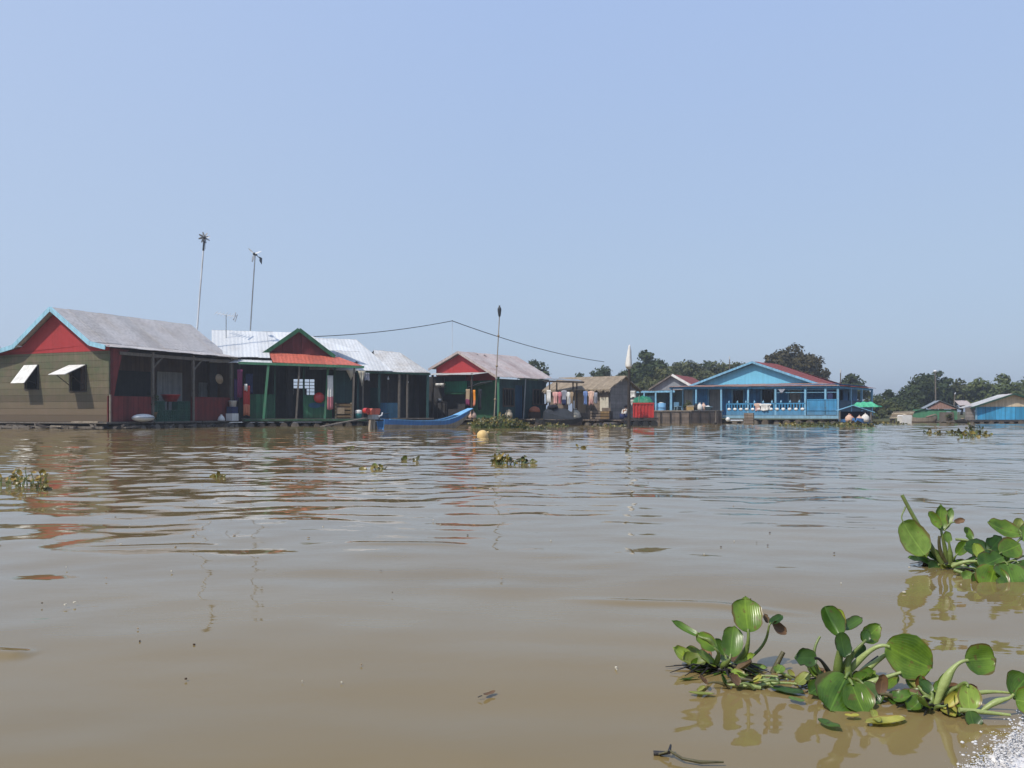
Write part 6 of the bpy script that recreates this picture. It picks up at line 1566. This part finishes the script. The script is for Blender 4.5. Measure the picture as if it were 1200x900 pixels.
hyacinth('hyacinth with a tall bare leaning stem and one hanging yellow green leaf', (1108, 664), [
    (1058, 611, 1086, 653, 34, -.02, -.05, .3, .25, 'hy_light', {'from': (1061, 594, 0), 'r': .004, 'bulb': 0, 'c': (-.004, 0, 0)}),
    (1103, 622, 1103, 591, 15, .0, .03, .3, .4, 'hy_green', dict(r=.009, bulb=.3)),
    (1102, 619, 1088, 599, 12, -.02, .0, .5, .4, 'hy_green', dict(p=0)),
    (1105, 621, 1116, 595, 11, .01, .04, .4, .4, 'hy_light', dict(p=0)),
    (1118, 612, 1131, 609, 7, .0, .0, .5, .4, 'hy_brown', {'from': (1106, 622, 0), 'r': .004}),
    (1112, 636, 1108, 622, 10, -.03, -.02, .4, .4, 'hy_light', dict(bulb=.8, r=.008)),
    (1098, 660, 1086, 663, 9, 'w', 'w', 0, .3, 'hy_dark', dict(p=0)),
    (1121, 650, 1134, 634, 13, -.04, -.02, .5, .4, 'hy_green', dict(bulb=.6)),
    (1139, 634, 1131, 617, 10, .0, .03, .5, .4, 'hy_green', {'from': (1142, 655, .0)}),
], stems=[([(1106, 664, 0), (1082, 628, 0), (1057, 580, .03)], .0115, 'hy_stem', .1, .008),
          ([(1110, 662, 0), (1098, 645, 0), (1101, 628, 0)], .010, 'hy_stem_brown', .1, .006)], roots=8, seed=5, rr=.14)

hyacinth('dense leafy hyacinth at the picture edge behind the nearest ones', (1158, 674), [
    (1160, 644, 1129, 641, 22, .0, .03, .6, .3, 'hy_dark', {}),
    (1158, 648, 1174, 629, 22, .0, .04, .5, .3, 'hy_dark', {}),
    (1148, 664, 1176, 652, 28, -.08, -.06, .7, .25, 'hy_green', {}),
    (1166, 664, 1158, 694, 38, -.15, -.22, .8, .2, 'hy_green', {}),
    (1180, 660, 1194, 696, 46, -.15, -.24, .7, .2, 'hy_green', {}),
    (1192, 658, 1218, 688, 46, -.1, -.18, .7, .2, 'hy_dark', {}),
    (1172, 648, 1196, 638, 26, -.02, .0, .6, .3, 'hy_green', {}),
    (1197, 626, 1157, 611, 24, .05, .08, .75, .3, 'hy_green', dict(curl=.2)),
    (1196, 632, 1232, 612, 28, .05, .08, .6, .3, 'hy_light', {}),
    (1190, 622, 1196, 607, 12, .08, .1, .4, .3, 'hy_yellow', {}),
    (1140, 672, 1128, 678, 14, -.1, -.12, .8, .3, 'hy_light', {}),
    (1150, 672, 1146, 690, 20, -.15, -.18, .7, .3, 'hy_dark', {}),
    (1150, 655, 1142, 636, 14, -.02, .0, .5, .3, 'hy_light', dict(bulb=.6)),
    (1205, 650, 1236, 648, 30, .0, .02, .6, .3, 'hy_green', {}),
], stems=[([(1116, 664, 0), (1134, 654, -.05), (1156, 660, -.05)], .008, 'hy_stem_pale', .2),
          ([(1118, 668, -.05), (1138, 676, -.1), (1160, 676, -.1)], .008, 'hy_stem', .2),
          ([(1120, 632, .1), (1136, 632, .06), (1152, 640, .04)], .006, 'hy_stem', .2)], roots=12, seed=6, rr=.16)


def raft_bits():
    r = random.Random(77)
    for i, (px, py, lb) in enumerate(((925, 800, 'sunken pale runner and small leaves between the two largest near hyacinths'), (1062, 822, 'tangle of runners joining the big hyacinth to the small one by the spray'), (870, 806, 'half sunk scraps of leaf below the hyacinth with the withered leaf'))):
        R0 = on_water(px, py, 0); o = thing('water_hyacinth', lb, 'water plant', R0, 0, G4)
        for k in range(7):
            a = r.uniform(-.6, .6) + (math.pi if k % 2 else 0); l = r.uniform(.03, .10)
            q = R0 + Vector((r.uniform(-.05, .05), r.uniform(-.03, .03), .003)); e = q + Vector((math.cos(a) * l, math.sin(a) * l * .5, r.uniform(.0, .02)))
            stalk('runner', o, [q, q.lerp(e, .5) + Vector((0, 0, r.uniform(0, .02))), e], r.uniform(.003, .006), r.choice(('hy_stem', 'hy_stem_pale', 'hy_stem_brown')), .3, R0)
            d = Vector((r.uniform(-1, 1), r.uniform(-.6, .6), r.uniform(0, .7))).normalized() * r.uniform(.025, .055)
            blade('leaf', o, e, e + d, r.uniform(.018, .042), (0, -.5, 1), r.choice(('hy_green', 'hy_light', 'hy_dark', 'hy_yellow', 'hy_brown')), .3, .2, seed=900 + i * 20 + k, loc=R0)
raft_bits()


# farther drifting clumps: each clump one mesh of many small leaves on stalks
def clump(label, X, Y, rx, ry, h, n, size, seed, mats=('hy_green', 'hy_light', 'hy_dark', 'hy_yellow'), group='drifting hyacinth clumps'):
    r = random.Random(seed); mb = MB()
    for i in range(n):
        a = r.uniform(0, 6.283); q = math.sqrt(r.random())
        bx, by = math.cos(a) * rx * q, math.sin(a) * ry * q
        hh = h * r.uniform(.25, 1.0) * (1 - .5 * q)
        lean = Vector((r.uniform(-.5, .5), r.uniform(-.5, .5), 1)) * hh
        top = Vector((bx, by, -.02)) + lean
        mb.tube([(0, 0, -.035), (bx * .5, by * .5, -.03), (bx, by, -.025)], size * .05, 5, 4)
        mb.tube([(bx, by, -.03), Vector((bx, by, 0)) + lean * .5, top], size * .07, 5, 4)
        d = Vector((r.uniform(-1, 1), r.uniform(-1, 1), r.uniform(-.3, .9))).normalized()
        s = d.cross(Vector((r.uniform(-.4, .4), r.uniform(-1, -.2), r.uniform(.2, 1)))).normalized(); nn = s.cross(d)
        L = size * r.uniform(.7, 1.3); Wd = L * .75
        v = []
        for k, (u, wv) in enumerate(((0, .12), (.3, .85), (.65, 1.0), (.9, .6), (1.0, .1))):
            for e in (-1, 0, 1): v.append(top + d * (L * u) + s * (e * Wd / 2 * wv) + nn * (L * .12 * abs(e) - L * .25 * u * (1 - u)))
        f = [(k * 3 + j, k * 3 + j + 1, (k + 1) * 3 + j + 1, (k + 1) * 3 + j) for k in range(4) for j in range(2)]
        mb.add(v, f, r.choice((0, 0, 1, 1, 2, 2, 3) if len(mats) > 3 else (0, 1, 2)), True)
    o = mb.build('water_hyacinth', [M(m_) for m_ in mats] + [M('hy_stem')] if len(mats) > 3 else [M(m_) for m_ in mats] + [M('hy_stem')] * 2)
    o.location = (X, Y, 0)
    return tag(o, label, 'water plant', group)
def wl(py): return CAM_H * FPX / (py - HOR)
Y = wl(571); clump('small hyacinth clump cut by the picture edge in front of the green boarded house', gx(12, Y), Y + .25, .22, .2, .22, 36, .058, 1, mats=('hy_light', 'hy_green', 'hy_yellow', 'hy_light'))
clump('single trailing hyacinth sprig just off the edge clump', gx(47, wl(573)), wl(573), .07, .05, .05, 8, .06, 9)
Y = wl(544); clump('drifting hyacinth clump in mid river below the yellow jug float', gx(590, Y), Y, .17, .14, .17, 40, .08, 2)
clump('smaller hyacinth clump just beside the mid river one', gx(616, wl(543)), wl(543), .09, .09, .12, 18, .075, 3)
for i, (px, rx, h, lb) in enumerate(((566, .55, .55, 'leafy hyacinth bed beside the blue boat prow'), (588, .75, .75, 'tall leafy hyacinth bed in front of the red gabled house'), (607, .5, .4, 'lower end of the hyacinth bed near the pale verandah post'))):
    Y = 39.5; clump(lb, gx(px, Y), Y + i * .3, rx, .6, h, 170, .15, 20 + i)
for i, (px, py, rx, h, n, lb) in enumerate(((648, 500, .8, .2, 60, 'low hyacinth strip under the canopy deck'), (712, 500, .9, .12, 40, 'low strip of hyacinth at the thatched hut deck edge'), (628, 503, .5, .14, 30, 'sparse hyacinth strip beside the dark covered boat'))):
    Y = wl(py); clump(lb, gx(px, Y), Y, rx, .5, h, n, .13, 30 + i)
for i, (px, rx, h, n, lb) in enumerate(((935, 1.1, .22, 90, 'green hyacinth strip along the blue house deck'), (962, 1.2, .32, 120, 'thicker hyacinth strip below the corner of the blue house'), (1003, 1.0, .28, 90, 'hyacinth strip before the small covered boat'))):
    Y = 45.5 - i * 1.4; clump(lb, gx(px, Y), Y, rx, .5, h, n, .14, 40 + i)
for i, (px, py, rx, h, n, lb) in enumerate(((1093, 509, .3, .12, 16, 'dark low hyacinth tuft on the open water toward the shed'), (1120, 509.5, .34, .12, 20, 'middle low hyacinth tuft of the row before the cyan hut'), (1133, 513, .22, .3, 22, 'upright pale hyacinth tuft nearest the camera in the row before the cyan hut'), (1142, 508, .3, .35, 24, 'darker upright tuft right behind the pale one before the cyan hut'), (1152, 511, .25, .1, 12, 'dark flat tuft at the end of the row before the cyan hut'))):
    Y = wl(py); clump(lb, gx(px, Y), Y, rx, .25, h, n, .12, 50 + i)
clump('long low hyacinth strip lying before the open water of the far bank', gx(1040, 50), 50, 1.4, .4, .2, 70, .13, 60)
for i, (px, py, n, lb) in enumerate(((440, 550, 7, 'yellow green sprig drifting near the reflection of the blue boat'), (248, 558, 6, 'dark green sprig drifting before the house with the salmon awning'), (408, 527, 5, 'pale floating scrap of leaves below the teal bucket'), (683, 525, 6, 'faint sprig of leaves drifting before the thatched hut'), (738, 530, 7, 'sprig of leaves drifting below the wrapped pole'), (478, 540, 5, 'tiny dark sprig between the yellow green one and the mid river clump'))):
    Y = wl(py); clump(lb, gx(px, Y), Y, .13, .1, .06, n, .085, 70 + i, group='stray sprigs on the water')

# drifting twig and scraps close to the boat
o = thing('twig', 'dark twig floating near the lower picture edge', 'twig', on_water(790, 884))
q0 = on_water(790, 884)
one(o, 'stem', 'hy_stem_brown', lambda m: m.tube([on_water(772, 884, .002) - q0, on_water(785, 880, .012) - q0, on_water(800, 889, .008) - q0, on_water(820, 893, .006) - q0, on_water(848, 893, .006) - q0], [.002, .0028, .003, .0035, .002], 7))
one(o, 'side_shoot', 'hy_root', lambda m: (m.tube([on_water(784, 882, .01) - q0, on_water(786, 873, .015) - q0], [.004, .002], 6), m.tube([on_water(766, 883, .0) - q0, on_water(784, 882, .004) - q0], [.006, .003], 6)))
sc = on_water(573, 812); o = thing('drifting_scrap', 'small dark leaf scrap floating alone in the smooth water', 'leaf scrap', sc)
blade('leaf', o, on_water(567, 814), on_water(580, 809), .016, (0, 0, 1), 'hy_brown', .3, .2, loc=sc)
one(o, 'stem', 'hy_root', lambda m: m.tube([on_water(565, 815) - sc, on_water(560, 817, .002) - sc], .0015, 5))

# flecks of scum and seed on the water
def scum():
    r = random.Random(5); mb = MB()
    for i in range(130):
        py = 505 + 300 * r.random() ** 1.7; px = r.uniform(-20, 1220); q = on_water(px, py, .002)
        s = q.y * .0006 * r.uniform(.6, 2.0); n = r.randint(5, 8); ph = r.uniform(0, 6)
        mb.prism([q + Vector((math.cos(ph + 6.283 * k / n) * s * r.uniform(.7, 2.0), math.sin(ph + 6.283 * k / n) * s * r.uniform(.7, 1.5), 0)) for k in range(n)], (0, 0, .004), r.choice((0, 0, 1, 2)))
    o = mb.build('surface_scum', [M('cloth_cream'), M('cloth_tan'), M('hy_brown')])
    tag(o, 'tiny flecks of scum and seed drifting on the river', kind='stuff')
scum()

# white spray thrown up by the boat
def spray():
    r = np.random.default_rng(8)
    ico_v, ico_f = [], []
    t_ = (1 + 5 ** .5) / 2
    for p in [(-1, t_, 0), (1, t_, 0), (-1, -t_, 0), (1, -t_, 0), (0, -1, t_), (0, 1, t_), (0, -1, -t_), (0, 1, -t_), (t_, 0, -1), (t_, 0, 1), (-t_, 0, -1), (-t_, 0, 1)]:
        v = Vector(p).normalized(); ico_v.append(v)
    ico_f = [(0, 11, 5), (0, 5, 1), (0, 1, 7), (0, 7, 10), (0, 10, 11), (1, 5, 9), (5, 11, 4), (11, 10, 2), (10, 7, 6), (7, 1, 8), (3, 9, 4), (3, 4, 2), (3, 2, 6), (3, 6, 8), (3, 8, 9), (4, 9, 5), (2, 4, 11), (6, 2, 10), (8, 6, 7), (9, 8, 1)]
    m, nt, b = nodes('spray_water')
    b.inputs['Base Color'].default_value = (.60, .58, .56, 1); b.inputs['Roughness'].default_value = .25
    b.inputs['Subsurface Weight'].default_value = .3; b.inputs['Subsurface Radius'].default_value = (.01, .01, .01)
    mb = MB(); c0 = on_water(1185, 880)
    from mathutils import noise as mn
    for i in range(5200):
        u = r.random()
        px = 1205 - 76 * u ** 1.5 + 10 * r.normal(); py = 905 - 44 * (1 - u) ** .8 + 16 * abs(r.normal()) * (.3 + u)
        py = min(max(py, 838 + u * 36), 930)
        z = abs(r.normal()) * .014 * (1.2 - u) + (.06 * r.random() ** 3 if r.random() < .15 else 0)
        p = on_water(px, py, 0) - c0 + Vector((0, 0, z))
        rad = .0005 + .0030 * r.random() ** 5
        k = Vector((r.uniform(.8, 1.6), r.uniform(.8, 1.3), r.uniform(.45, .9))) * rad
        mb.add([p + Vector((v.x * k.x, v.y * k.y, v.z * k.z)) for v in ico_v], ico_f, 0, True)
    for i in range(420):      # coarser froth bubbles packed along the crest
        u = r.random(); px = 1212 - 62 * u ** 1.4 + 6 * r.normal(); py = min(906 - 34 * (1 - u) ** .8 + 12 * abs(r.normal()) * (.3 + u), 930)
        p = on_water(px, py, 0) - c0 + Vector((0, 0, .002)); rad = .003 + .005 * r.random() ** 2
        mb.add([p + Vector((v.x * rad * 1.6, v.y * rad * 1.2, v.z * rad * .7)) for v in ico_v], ico_f, 0, True)
    # lumpy foam underneath
    n = 120; vs_, fs_ = [], []
    for j in range(n):
        for i in range(n):
            a, c = i / (n - 1), j / (n - 1)
            px, py = 1118 + 114 * a, 834 + 104 * c
            q = on_water(px, py, 0)
            nz = mn.fractal(q * 34, .9, 2.1, 5); nf = 1.6 * mn.noise(q * 95 + Vector((3, 1, 0))) + .5 * mn.noise(q * 230)
            d = (px - 1126 - 62 * (1 - c) ** 1.3) / 42 + .9 * nz
            e = max(0, min(1, d)) * min(1, c / .12)
            vs_.append(q - c0 + Vector((0, 0, -.030 + .034 * e + .010 * e * nz + .005 * e * (1 - abs(nf)) * e)))
    for j in range(n - 1):
        for i in range(n - 1): fs_.append((j * n + i, (j + 1) * n + i, (j + 1) * n + i + 1, j * n + i + 1))
    mb.add(vs_, fs_, 0, True)
    o = mb.build('spray', m); o.location = c0
    tag(o, 'white foaming spray from the bow wave at the lower corner', kind='stuff')
spray()
